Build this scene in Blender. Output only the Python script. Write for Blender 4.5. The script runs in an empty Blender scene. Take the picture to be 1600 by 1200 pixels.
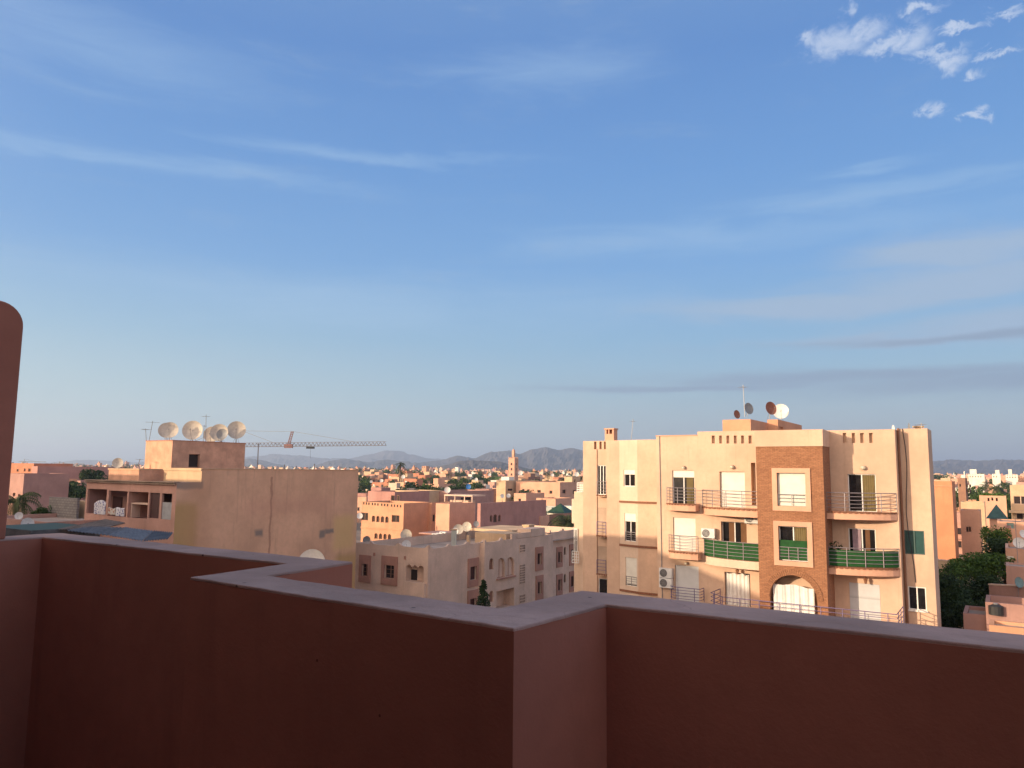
import bpy, math, random
from mathutils import Vector, Matrix
rnd = random.Random(7)
SC = bpy.context.scene
COL = SC.collection
rad = math.radians

# ------------------------------------------------------------------ camera, sky, sun, exposure
CAMZ = 15.0
FPX = 1180.0
PITCH = math.atan(135.0/FPX); ROLL = rad(0.6)
RM = Matrix.Rotation(rad(90)+PITCH, 3, 'X') @ Matrix.Rotation(ROLL, 3, 'Z')
cam = bpy.data.cameras.new('camera'); camo = bpy.data.objects.new('camera', cam); COL.objects.link(camo)
camo.location = (0, 0, CAMZ); camo.rotation_euler = RM.to_euler()
cam.sensor_width = 36; cam.lens = 36*FPX/1600.0; cam.clip_start = 0.05; cam.clip_end = 60000
SC.camera = camo
SUN_EL = rad(10.0); SUN_AZ = math.atan2(-0.904, -0.429)       # from +Y, clockwise
SUN_DIR = Vector((math.sin(SUN_AZ)*math.cos(SUN_EL), math.cos(SUN_AZ)*math.cos(SUN_EL), math.sin(SUN_EL)))
SUN_STRENGTH = 4.5; SKY_STRENGTH = 0.11; EXPOSURE = 0.5
sun = bpy.data.lights.new('sun', 'SUN'); sun.energy = SUN_STRENGTH; sun.angle = rad(0.5); sun.color = (1.0, 0.78, 0.54)
suno = bpy.data.objects.new('sun', sun); COL.objects.link(suno)
suno.rotation_euler = SUN_DIR.to_track_quat('Z', 'Y').to_euler(); suno.location = (0, 0, 80)
SC.view_settings.view_transform = 'Standard'; SC.view_settings.look = 'None'
SC.view_settings.gamma = 1; SC.view_settings.exposure = EXPOSURE
SC.render.engine = 'CYCLES'

def ray(px, py):
    return RM @ Vector(((px-800)/FPX, (600-py)/FPX, -1.0))
def P(px, py, d):                       # the point seen at a pixel of the photo, at depth d metres
    r = ray(px, py); r = r*(d/r.y); return Vector((r.x, r.y, r.z+CAMZ))
def onz(px, py, z):
    r = ray(px, py); t = (z-CAMZ)/r.z; return Vector((r.x*t, r.y*t, z))
def hor(px): return 735+(px-800)*0.0105

# ---- node helpers
def nn(nt, t, **kw):
    n = nt.nodes.new(t)
    for k, v in kw.items(): setattr(n, k, v)
    return n
def lk(nt, a, b): nt.links.new(a, b)
def mth(nt, op, a, b=None, c=None, clamp=False):
    n = nt.nodes.new('ShaderNodeMath'); n.operation = op; n.use_clamp = clamp
    for i, v in enumerate((a, b, c)):
        if v is None: continue
        if isinstance(v, (int, float)): n.inputs[i].default_value = v
        else: nt.links.new(v, n.inputs[i])
    return n.outputs[0]
def mixc(nt, fac, a, b, mode='MIX'):
    n = nt.nodes.new('ShaderNodeMix'); n.data_type = 'RGBA'; n.blend_type = mode
    for idx, v in ((0, fac), (6, a), (7, b)):
        if isinstance(v, (int, float)): n.inputs[idx].default_value = v
        elif isinstance(v, tuple): n.inputs[idx].default_value = (v[0], v[1], v[2], 1)
        else: nt.links.new(v, n.inputs[idx])
    return n.outputs[2]
def smooth(nt, v, lo, hi):
    n = nt.nodes.new('ShaderNodeMapRange'); n.interpolation_type = 'SMOOTHSTEP'
    nt.links.new(v, n.inputs[0]); n.inputs[1].default_value = lo; n.inputs[2].default_value = hi
    return n.outputs[0]
def noise(nt, vec, scale, det=4, rough=0.55, dist=0.0):
    n = nt.nodes.new('ShaderNodeTexNoise'); n.inputs['Scale'].default_value = scale
    n.inputs['Detail'].default_value = det; n.inputs['Roughness'].default_value = rough
    n.inputs['Distortion'].default_value = dist
    if vec is not None: nt.links.new(vec, n.inputs['Vector'])
    return n.outputs['Fac'], n.outputs['Color']
def vscale(nt, vec, s):
    n = nt.nodes.new('ShaderNodeMapping'); n.inputs['Scale'].default_value = s
    nt.links.new(vec, n.inputs['Vector']); return n.outputs[0]

# ---- world: Nishita sky with thin clouds placed by sky direction
W = bpy.data.worlds.new("World"); SC.world = W; W.use_nodes = True
nt = W.node_tree; nt.nodes.clear()
sky = nn(nt, 'ShaderNodeTexSky', sky_type='NISHITA'); sky.sun_disc = False
sky.sun_elevation = SUN_EL; sky.sun_rotation = SUN_AZ % (2*math.pi)
sky.altitude = 400; sky.air_density = 1.0; sky.dust_density = 1.2; sky.ozone_density = 1.5
tc = nn(nt, 'ShaderNodeTexCoord'); sep = nn(nt, 'ShaderNodeSeparateXYZ'); lk(nt, tc.outputs['Generated'], sep.inputs[0])
azn = mth(nt, 'ARCTAN2', sep.outputs[0], sep.outputs[1]); eln = mth(nt, 'ARCSINE', sep.outputs[2])
comb = nn(nt, 'ShaderNodeCombineXYZ'); lk(nt, azn, comb.inputs[0]); lk(nt, eln, comb.inputs[1])
AE = comb.outputs[0]
def blobs(lst, warp):
    """falloff round the nearest of several sky directions, given by where they stand in the photo"""
    best = None
    for (px, py, w, h) in lst:
        r = ray(px, py).normalized(); a = math.atan2(r.x, r.y); e = math.asin(r.z)
        v = nn(nt, 'ShaderNodeVectorMath', operation='MULTIPLY_ADD'); lk(nt, warp, v.inputs[0])
        v.inputs[1].default_value = (FPX/w, FPX/h, 0); v.inputs[2].default_value = (-a*FPX/w, -e*FPX/h, 0)
        d = nn(nt, 'ShaderNodeVectorMath', operation='DOT_PRODUCT'); lk(nt, v.outputs[0], d.inputs[0]); lk(nt, v.outputs[0], d.inputs[1])
        best = d.outputs['Value'] if best is None else mth(nt, 'MINIMUM', best, d.outputs['Value'])
    return mth(nt, 'POWER', 2.718, mth(nt, 'MULTIPLY', best, -1.0))
def warp(col, amt):
    v = nn(nt, 'ShaderNodeVectorMath', operation='MULTIPLY_ADD'); lk(nt, col, v.inputs[0])
    v.inputs[1].default_value = (amt, amt*0.6, 0); lk(nt, AE, v.inputs[2])
    v2 = nn(nt, 'ShaderNodeVectorMath', operation='ADD'); lk(nt, v.outputs[0], v2.inputs[0]); v2.inputs[1].default_value = (-amt*0.5, -amt*0.3, 0)
    return v2.outputs[0]
nA, nAc = noise(nt, vscale(nt, AE, (1, 1.3, 1)), 34, 8, 0.68, 0.5)
nB, nBc = noise(nt, vscale(nt, AE, (1, 6, 1)), 4.5, 5, 0.6, 0.5)
nC, nCc = noise(nt, vscale(nt, AE, (1, 3.0, 1)), 16, 8, 0.7, 0.6)
puffs = blobs([(1310,66,58,20),(1355,50,34,16),(1427,62,30,24),(1487,97,24,14),(1519,121,20,7),(1457,170,17,11),(1531,178,11,7),
               (1560,82,34,5),(1500,44,36,6),(1570,24,30,7),(1322,18,14,12),(1265,62,22,14),(1440,14,36,7),(1385,70,60,10),(1465,84,40,8)], warp(nAc, 0.075))
puff = smooth(nt, mth(nt, 'ADD', mth(nt, 'MULTIPLY', puffs, 0.9), nA), 0.70, 1.65)
bandm = blobs([(1520,518,280,10),(1640,500,200,22),(1420,462,260,14),
               (1560,430,260,30),(1500,388,150,24),(1250,480,200,18)], warp(nBc, 0.07))
band = smooth(nt, mth(nt, 'ADD', mth(nt, 'MULTIPLY', bandm, 0.85), mth(nt, 'ADD', mth(nt, 'MULTIPLY', nB, 0.55), mth(nt, 'MULTIPLY', nC, 0.35))), 0.45, 1.25)
veil = blobs([(200,250,360,14),(560,236,300,10),(120,60,260,50),(860,110,200,40),(600,480,600,50),(1150,370,420,30),(1345,270,90,9),(1380,300,260,16)], warp(nBc, 0.10))
veil = mth(nt, 'MULTIPLY', smooth(nt, mth(nt, 'ADD', mth(nt, 'MULTIPLY', veil, 0.6), mth(nt, 'MULTIPLY', nB, 0.8)), 0.45, 1.5), 0.5)
def s2l(c): return tuple(((x/255+0.055)/1.055)**2.4 if x > 10 else x/255/12.92 for x in c)
KS = 1.0/(SKY_STRENGTH*2**EXPOSURE)
def skyc(c): return tuple(x*KS for x in s2l(c))
# clear air by elevation: pale and greyish low down, deep blue above, paler towards the sun's side
rp = nn(nt, 'ShaderNodeValToRGB'); lk(nt, mth(nt, 'DIVIDE', eln, rad(90)), rp.inputs[0])
stops = [(0.0,(190,198,204)),(2.5,(184,200,210)),(5.5,(164,194,214)),(9.5,(142,186,222)),(15,(124,174,228)),(22,(108,160,222)),(30,(97,146,212)),(42,(128,164,212)),(90,(158,182,214))]
el = rp.color_ramp.elements
while len(el) < len(stops): el.new(0.5)
for e, (d, c) in zip(el, stops): e.position = d/90; e.color = (*s2l(c), 1)
side = smooth(nt, azn, 0.45, -0.75)
low = mth(nt, 'SUBTRACT', 1.0, smooth(nt, eln, 0.0, 0.30))
ramp = mixc(nt, mth(nt, 'MULTIPLY', mth(nt, 'MULTIPLY', side, low), 0.55), rp.outputs[0], s2l((214,236,238)))
right = mth(nt, 'MULTIPLY', smooth(nt, azn, -0.3, 0.6), mth(nt, 'SUBTRACT', 1.0, smooth(nt, eln, 0.0, 0.14)))
ramp = mixc(nt, mth(nt, 'MULTIPLY', right, 0.6), ramp, s2l((160,176,196)))
kk = nn(nt, 'ShaderNodeVectorMath', operation='SCALE'); lk(nt, ramp, kk.inputs[0]); kk.inputs[3].default_value = KS
sd = nn(nt, 'ShaderNodeVectorMath', operation='DOT_PRODUCT'); lk(nt, tc.outputs['Generated'], sd.inputs[0]); sd.inputs[1].default_value = SUN_DIR
c = mixc(nt, mth(nt, 'SUBTRACT', 0.88, mth(nt, 'MULTIPLY', smooth(nt, sd.outputs['Value'], 0.30, 0.95), 0.75)), sky.outputs[0], kk.outputs[0])
gl = mth(nt, 'POWER', smooth(nt, sd.outputs['Value'], 0.05, 1.0), 2.0)
gv = nn(nt, 'ShaderNodeVectorMath', operation='SCALE'); gv.inputs[0].default_value = (2.2*KS, 1.55*KS, 1.0*KS); lk(nt, gl, gv.inputs[3])
gb = mth(nt, 'MULTIPLY', smooth(nt, sep.outputs[1], 0.05, -0.45), smooth(nt, sep.outputs[2], 0.95, 0.1))  # warm fill added to the unseen sky behind, lifting the shaded walls
gbv = nn(nt, 'ShaderNodeVectorMath', operation='SCALE'); gbv.inputs[0].default_value = (1.2*KS, 0.88*KS, 0.64*KS); lk(nt, gb, gbv.inputs[3])
gsum = nn(nt, 'ShaderNodeVectorMath', operation='ADD'); lk(nt, gv.outputs[0], gsum.inputs[0]); lk(nt, gbv.outputs[0], gsum.inputs[1]); gv = gsum
ga = nn(nt, 'ShaderNodeVectorMath', operation='ADD'); lk(nt, c, ga.inputs[0]); lk(nt, gv.outputs[0], ga.inputs[1]); c = ga.outputs[0]
c = mixc(nt, veil, c, skyc((178,208,236)))
c = mixc(nt, mth(nt, 'MULTIPLY', band, 0.85), c, skyc((168,190,216)))
lowm = blobs([(1420,584,380,13),(1640,592,320,20),(1080,603,260,6),(1560,520,260,6)], warp(nBc, 0.05))
lowb = smooth(nt, mth(nt, 'ADD', mth(nt, 'MULTIPLY', lowm, 0.85), mth(nt, 'ADD', mth(nt, 'MULTIPLY', nB, 0.5), mth(nt, 'MULTIPLY', nC, 0.35))), 0.42, 1.35)
c = mixc(nt, mth(nt, 'MULTIPLY', lowb, 0.85), c, skyc((146,166,192)))
c = mixc(nt, mth(nt, 'MULTIPLY', puff, mth(nt, 'ADD', 0.45, mth(nt, 'MULTIPLY', nC, 0.9)), None, True), c, skyc((200,214,238)))
bg = nn(nt, 'ShaderNodeBackground'); lk(nt, c, bg.inputs[0]); bg.inputs[1].default_value = SKY_STRENGTH
out = nn(nt, 'ShaderNodeOutputWorld'); lk(nt, bg.outputs[0], out.inputs[0])

# ------------------------------------------------------------------ tagging
def tag(o, label=None, cat=None, group=None, kind=None):
    if label: o['label'] = label
    if cat: o['category'] = cat
    if group: o['group'] = group
    if kind: o['kind'] = kind
    return o
def empty(name, loc, label=None, cat=None, group=None, rz=0):
    o = bpy.data.objects.new(name, None); COL.objects.link(o); o.location = loc; o.rotation_euler = (0, 0, rz)
    o.empty_display_size = 0.3
    return tag(o, label, cat, group)
def copy_tree(o, parent=None):
    c = o.copy(); COL.objects.link(c)
    if parent is not None: c.parent = parent
    for ch in list(o.children): copy_tree(ch, c)
    return c

# ------------------------------------------------------------------ materials
MATS = {}
def newmat(name):
    m = bpy.data.materials.new(name); m.use_nodes = True; m.node_tree.nodes.clear()
    nt = m.node_tree; bs = nt.nodes.new('ShaderNodeBsdfPrincipled'); o = nt.nodes.new('ShaderNodeOutputMaterial')
    nt.links.new(bs.outputs[0], o.inputs[0]); MATS[name] = m
    return m, nt, bs
def pos(nt):
    g = nt.nodes.new('ShaderNodeTexCoord'); return g.outputs['Object']
def bump(nt, bs, h, strength=0.3, dist=0.02):
    b = nt.nodes.new('ShaderNodeBump'); b.inputs['Strength'].default_value = strength; b.inputs['Distance'].default_value = dist
    nt.links.new(h, b.inputs['Height']); nt.links.new(b.outputs[0], bs.inputs['Normal'])
def stucco(name, col, var=0.12, stain=0.25, scale=1.0, bmp=0.25, patches=None, stain_col=None):
    """painted render: mottled, rain-streaked; patches = [(u0,u1,v0,v1,soft,(r,g,b),amount)] in wall metres"""
    if name in MATS: return MATS[name]
    m, nt, bs = newmat(name); p = pos(nt)
    a, _ = noise(nt, p, 0.45*scale, 5, 0.6); b, _ = noise(nt, p, 5*scale, 5, 0.6); f, _ = noise(nt, p, 60, 3, 0.6)
    st, _ = noise(nt, vscale(nt, p, (2.2, 2.2, 0.16)), 1.6*scale, 5, 0.62, 0.3)
    dark = tuple(x*(1-var*2.2) for x in col); lite = tuple(min(1, x*(1+var)) for x in col)
    c = mixc(nt, smooth(nt, a, 0.3, 0.7), dark, lite)
    c = mixc(nt, mth(nt, 'MULTIPLY', smooth(nt, b, 0.35, 0.75), 0.35), c, tuple(x*0.8 for x in col))
    sc = stain_col or tuple(x*0.55 for x in (col[0]*0.85, col[1]*0.92, col[2]))
    c = mixc(nt, mth(nt, 'MULTIPLY', smooth(nt, st, 0.52, 0.8), stain), c, sc)
    if patches:
        uv = nt.nodes.new('ShaderNodeUVMap'); s = nt.nodes.new('ShaderNodeSeparateXYZ'); nt.links.new(uv.outputs[0], s.inputs[0])
        w1, wc = noise(nt, uv.outputs[0], 0.9, 5, 0.6)
        ws = nt.nodes.new('ShaderNodeSeparateXYZ'); nt.links.new(wc, ws.inputs[0])
        U0 = mth(nt, 'ADD', s.outputs[0], mth(nt, 'MULTIPLY', mth(nt, 'SUBTRACT', ws.outputs[0], 0.5), 0.45))
        V0 = mth(nt, 'ADD', s.outputs[1], mth(nt, 'MULTIPLY', mth(nt, 'SUBTRACT', ws.outputs[1], 0.5), 0.45))
        for (u0, u1, v0, v1, soft, pc, amt) in patches:
            fu = mth(nt, 'MULTIPLY', smooth(nt, U0, u0-soft, u0+soft), mth(nt, 'SUBTRACT', 1.0, smooth(nt, U0, u1-soft, u1+soft)))
            fv = mth(nt, 'MULTIPLY', smooth(nt, V0, v0-soft, v0+soft), mth(nt, 'SUBTRACT', 1.0, smooth(nt, V0, v1-soft, v1+soft)))
            c = mixc(nt, mth(nt, 'MULTIPLY', mth(nt, 'MULTIPLY', fu, fv), amt), c, pc)
    nt.links.new(c, bs.inputs['Base Color']); bs.inputs['Roughness'].default_value = 0.93
    bs.inputs['Specular IOR Level'].default_value = 0.15
    bump(nt, bs, mth(nt, 'ADD', mth(nt, 'MULTIPLY', b, 1.0), mth(nt, 'MULTIPLY', f, 0.4)), bmp, 0.02)
    return m
def plain(name, col, rough=0.6, metal=0.0, var=0.1, spec=0.4, sc=3.0):
    if name in MATS: return MATS[name]
    m, nt, bs = newmat(name); p = pos(nt)
    a, _ = noise(nt, p, sc, 5, 0.6)
    c = mixc(nt, smooth(nt, a, 0.3, 0.75), col, tuple(x*(1-var*2) for x in col))
    nt.links.new(c, bs.inputs['Base Color']); bs.inputs['Roughness'].default_value = rough; bs.inputs['Metallic'].default_value = metal
    bs.inputs['Specular IOR Level'].default_value = spec
    return m
def brickmat(name, c1, c2, mortar, bw=0.25, bh=0.07, ms=0.012):
    if name in MATS: return MATS[name]
    m, nt, bs = newmat(name)
    uv = nt.nodes.new('ShaderNodeUVMap'); br = nt.nodes.new('ShaderNodeTexBrick')
    nt.links.new(uv.outputs[0], br.inputs['Vector'])
    br.inputs['Scale'].default_value = 1.0; br.inputs['Brick Width'].default_value = bw; br.inputs['Row Height'].default_value = bh
    br.inputs['Mortar Size'].default_value = ms; br.inputs['Bias'].default_value = 0.0; br.inputs['Mortar Smooth'].default_value = 0.2
    br.inputs['Color1'].default_value = (*c1, 1); br.inputs['Color2'].default_value = (*c2, 1); br.inputs['Mortar'].default_value = (*mortar, 1)
    a, _ = noise(nt, uv.outputs[0], 1.3, 5, 0.65)
    b, _ = noise(nt, uv.outputs[0], 9, 4, 0.65)
    c = mixc(nt, mth(nt, 'MULTIPLY', smooth(nt, a, 0.35, 0.75), 0.35), br.outputs['Color'], tuple(x*0.6 for x in c1))
    c = mixc(nt, mth(nt, 'MULTIPLY', smooth(nt, b, 0.4, 0.8), 0.4), c, tuple(min(1, x*1.35) for x in c2))
    nt.links.new(c, bs.inputs['Base Color']); bs.inputs['Roughness'].default_value = 0.92
    bump(nt, bs, mth(nt, 'ADD', mth(nt, 'SUBTRACT', 1.0, br.outputs['Fac']), b), 0.5, 0.02)
    return m
def slats(name, col, per=0.055, rough=0.5):
    if name in MATS: return MATS[name]
    m, nt, bs = newmat(name)
    uv = nt.nodes.new('ShaderNodeUVMap'); s = nt.nodes.new('ShaderNodeSeparateXYZ'); nt.links.new(uv.outputs[0], s.inputs[0])
    fr = mth(nt, 'FRACT', mth(nt, 'DIVIDE', s.outputs[1], per))
    a, _ = noise(nt, uv.outputs[0], 2.0, 4, 0.6)
    ln = smooth(nt, fr, 0.0, 0.14)
    c = mixc(nt, smooth(nt, a, 0.3, 0.8), col, tuple(x*0.88 for x in col))
    c = mixc(nt, mth(nt, 'MULTIPLY', mth(nt, 'SUBTRACT', 1.0, ln), 0.5), c, tuple(x*0.5 for x in col))
    nt.links.new(c, bs.inputs['Base Color']); bs.inputs['Roughness'].default_value = rough
    bump(nt, bs, ln, 0.3, 0.01)
    return m
def leafmat(name, c1, c2, sc=0.9):
    if name in MATS: return MATS[name]
    m, nt, bs = newmat(name); p = pos(nt)
    a, _ = noise(nt, p, sc, 3, 0.6); b, _ = noise(nt, p, 9, 2, 0.5)
    c = mixc(nt, smooth(nt, a, 0.3, 0.7), c1, c2); c = mixc(nt, mth(nt, 'MULTIPLY', b, 0.5), c, tuple(x*1.3 for x in c2))
    nt.links.new(c, bs.inputs['Base Color']); bs.inputs['Roughness'].default_value = 0.7
    bs.inputs['Specular IOR Level'].default_value = 0.2
    tr = nt.nodes.new('ShaderNodeBsdfTranslucent'); nt.links.new(c, tr.inputs[0])
    mx = nt.nodes.new('ShaderNodeMixShader'); mx.inputs[0].default_value = 0.2
    o = [n for n in nt.nodes if n.type == 'OUTPUT_MATERIAL'][0]
    nt.links.new(bs.outputs[0], mx.inputs[1]); nt.links.new(tr.outputs[0], mx.inputs[2]); nt.links.new(mx.outputs[0], o.inputs[0])
    return m

M_cream   = stucco('cream_render', (0.60, 0.41, 0.29), 0.07, 0.55, stain_col=(0.42, 0.275, 0.19))
M_creamL  = stucco('pale_cream_render', (0.63, 0.47, 0.35), 0.05, 0.25)
M_peach   = stucco('peach_render', (0.62, 0.35, 0.235), 0.06, 0.25)
M_brick   = brickmat('rough_brick', (0.26, 0.11, 0.052), (0.36, 0.165, 0.08), (0.19, 0.09, 0.05))
M_orange  = stucco('orange_render', (0.58, 0.30, 0.18), 0.07, 0.3)
M_deep    = stucco('deep_orange_render', (0.58, 0.255, 0.135), 0.07, 0.3)
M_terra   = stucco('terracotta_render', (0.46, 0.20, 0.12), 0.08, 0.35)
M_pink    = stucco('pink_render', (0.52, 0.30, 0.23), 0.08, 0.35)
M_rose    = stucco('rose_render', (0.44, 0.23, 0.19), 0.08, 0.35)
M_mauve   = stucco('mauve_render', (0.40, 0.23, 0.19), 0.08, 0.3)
M_pale    = stucco('faded_pink_render', (0.66, 0.475, 0.36), 0.08, 0.4)
M_palefr  = stucco('dusty_pink_trim', (0.42, 0.22, 0.16), 0.08, 0.3)
M_sand    = stucco('sand_render', (0.58, 0.40, 0.25), 0.08, 0.35)
M_white   = stucco('white_render', (0.74, 0.68, 0.58), 0.06, 0.3)
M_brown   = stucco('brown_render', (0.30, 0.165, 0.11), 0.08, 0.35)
M_green_w = stucco('grey_green_render', (0.42, 0.43, 0.38), 0.06, 0.3)
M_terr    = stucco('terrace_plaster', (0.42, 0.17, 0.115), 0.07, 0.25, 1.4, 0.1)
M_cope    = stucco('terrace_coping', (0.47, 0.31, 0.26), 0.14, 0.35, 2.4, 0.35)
def specks(m, sc, thr, col):
    nt = m.node_tree; bs = [n for n in nt.nodes if n.type == 'BSDF_PRINCIPLED'][0]; src = bs.inputs['Base Color'].links[0].from_socket
    v = nt.nodes.new('ShaderNodeTexVoronoi'); v.inputs['Scale'].default_value = sc; nt.links.new(pos(nt), v.inputs['Vector'])
    a, _ = noise(nt, pos(nt), 1.7, 3, 0.6)
    f = mth(nt, 'MULTIPLY', mth(nt, 'LESS_THAN', v.outputs['Distance'], thr), mth(nt, 'GREATER_THAN', a, 0.53))
    nt.links.new(mixc(nt, mth(nt, 'MULTIPLY', f, 0.75), src, col), bs.inputs['Base Color'])
def cracks(m, sc, w_, amt, col, thr):
    nt = m.node_tree; bs = [n for n in nt.nodes if n.type == 'BSDF_PRINCIPLED'][0]; src = bs.inputs['Base Color'].links[0].from_socket
    _, wc = noise(nt, pos(nt), 2.5, 4, 0.6)
    wv = nt.nodes.new('ShaderNodeVectorMath'); wv.operation = 'MULTIPLY_ADD'; nt.links.new(wc, wv.inputs[0]); wv.inputs[1].default_value = (.35,.35,.35); nt.links.new(pos(nt), wv.inputs[2])
    v = nt.nodes.new('ShaderNodeTexVoronoi'); v.feature = 'DISTANCE_TO_EDGE'; v.inputs['Scale'].default_value = sc; nt.links.new(wv.outputs[0], v.inputs['Vector'])
    a, _ = noise(nt, pos(nt), 0.9, 4, 0.6)
    f = mth(nt, 'MULTIPLY', mth(nt, 'SUBTRACT', 1.0, smooth(nt, v.outputs['Distance'], 0.0, w_)), smooth(nt, a, thr, thr+0.08))
    nt.links.new(mixc(nt, mth(nt, 'MULTIPLY', f, amt), src, col), bs.inputs['Base Color'])
cracks(M_cope, 1.6, 0.008, 0.35, (0.20, 0.13, 0.11), 0.52)
specks(M_cope, 9.0, 0.085, (0.04, 0.03, 0.03)); specks(M_terr, 5.0, 0.03, (0.05, 0.02, 0.015))
M_roof    = stucco('roof_screed', (0.40, 0.31, 0.25), 0.12, 0.4)
M_glass   = plain('dark_glass', (0.018, 0.017, 0.018), 0.08, 0, 0.3, 0.6)  # opaque pane; the unlit rooms' darkness is put into its colour
M_dark    = plain('dark_interior', (0.03, 0.02, 0.018), 0.9)
M_darkred = plain('dark_wood_shutter', (0.07, 0.025, 0.02), 0.6)
M_whitef  = plain('white_frame', (0.76, 0.73, 0.68), 0.5)
M_shut    = slats('white_roller_shutter', (0.68, 0.65, 0.56))
M_shutg   = slats('grey_roller_shutter', (0.55, 0.54, 0.52))
M_curt    = plain('brown_curtain', (0.20, 0.10, 0.05), 0.9)
M_curtg   = plain('olive_curtain', (0.16, 0.12, 0.05), 0.9)
M_curtl   = plain('lilac_curtain', (0.36, 0.26, 0.30), 0.9)
M_sheet   = plain('white_cloth', (0.74, 0.71, 0.66), 0.9, 0, 0.08)
M_rail    = plain('grey_rail_metal', (0.24, 0.21, 0.22), 0.45, 0.3)
M_railp   = plain('violet_rail_metal', (0.16, 0.12, 0.22), 0.45, 0.2)
M_green   = plain('green_screen', (0.010, 0.075, 0.014), 0.85, 0, 0.2)
M_tile    = plain('brown_tile_edge', (0.26, 0.11, 0.06), 0.85, 0, 0.25, sc=12)
M_acw     = plain('ac_white', (0.66, 0.64, 0.60), 0.5)
M_black   = plain('black_grille', (0.03, 0.03, 0.03), 0.6)
M_dish    = plain('dish_cream', (0.58, 0.51, 0.41), 0.55, 0, 0.12)
M_dishw   = plain('dish_white', (0.74, 0.70, 0.64), 0.5, 0, 0.08)
M_dishg   = plain('dish_grey', (0.24, 0.24, 0.24), 0.5, 0, 0.1)
M_dishr   = plain('dish_rust', (0.27, 0.10, 0.06), 0.7, 0, 0.2)
M_dishb   = plain('dish_blue', (0.03, 0.15, 0.42), 0.5)
M_steel   = plain('galvanised_steel', (0.28, 0.27, 0.27), 0.5, 0.5)
M_pipe    = plain('rusty_pipe', (0.24, 0.11, 0.06), 0.7)
M_lamp    = plain('frosted_globe', (0.55, 0.50, 0.38), 0.35)
M_corr    = plain('corrugated_grey', (0.12, 0.12, 0.125), 0.6, 0.2, 0.3, sc=1.5)
M_corrb   = plain('corrugated_rusty', (0.22, 0.16, 0.12), 0.75, 0.1, 0.3, sc=1.5)
M_block   = brickmat('grey_concrete_block', (0.19, 0.17, 0.155), (0.25, 0.225, 0.205), (0.10, 0.09, 0.085), 0.42, 0.2, 0.02)  # greys darkened to put the block wall's shade into the colour
M_teal    = plain('teal_roof_tile', (0.03, 0.085, 0.08), 0.5, 0, 0.2)
M_grntile = plain('green_roof_tile', (0.02, 0.06, 0.028), 0.5, 0, 0.2)
M_trunk   = plain('bark', (0.14, 0.09, 0.06), 0.9)
M_leaf    = leafmat('leaf_green', (0.025, 0.05, 0.015), (0.07, 0.11, 0.028))
M_leafd   = leafmat('leaf_dark', (0.015, 0.03, 0.012), (0.035, 0.06, 0.02))
M_leafb   = leafmat('leaf_bright', (0.035, 0.075, 0.012), (0.085, 0.14, 0.025))
M_palm    = leafmat('palm_leaf', (0.035, 0.055, 0.02), (0.08, 0.09, 0.035))
M_crane   = plain('crane_paint', (0.20, 0.18, 0.19), 0.6)
M_craner  = plain('crane_red', (0.26, 0.12, 0.10), 0.6)

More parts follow.
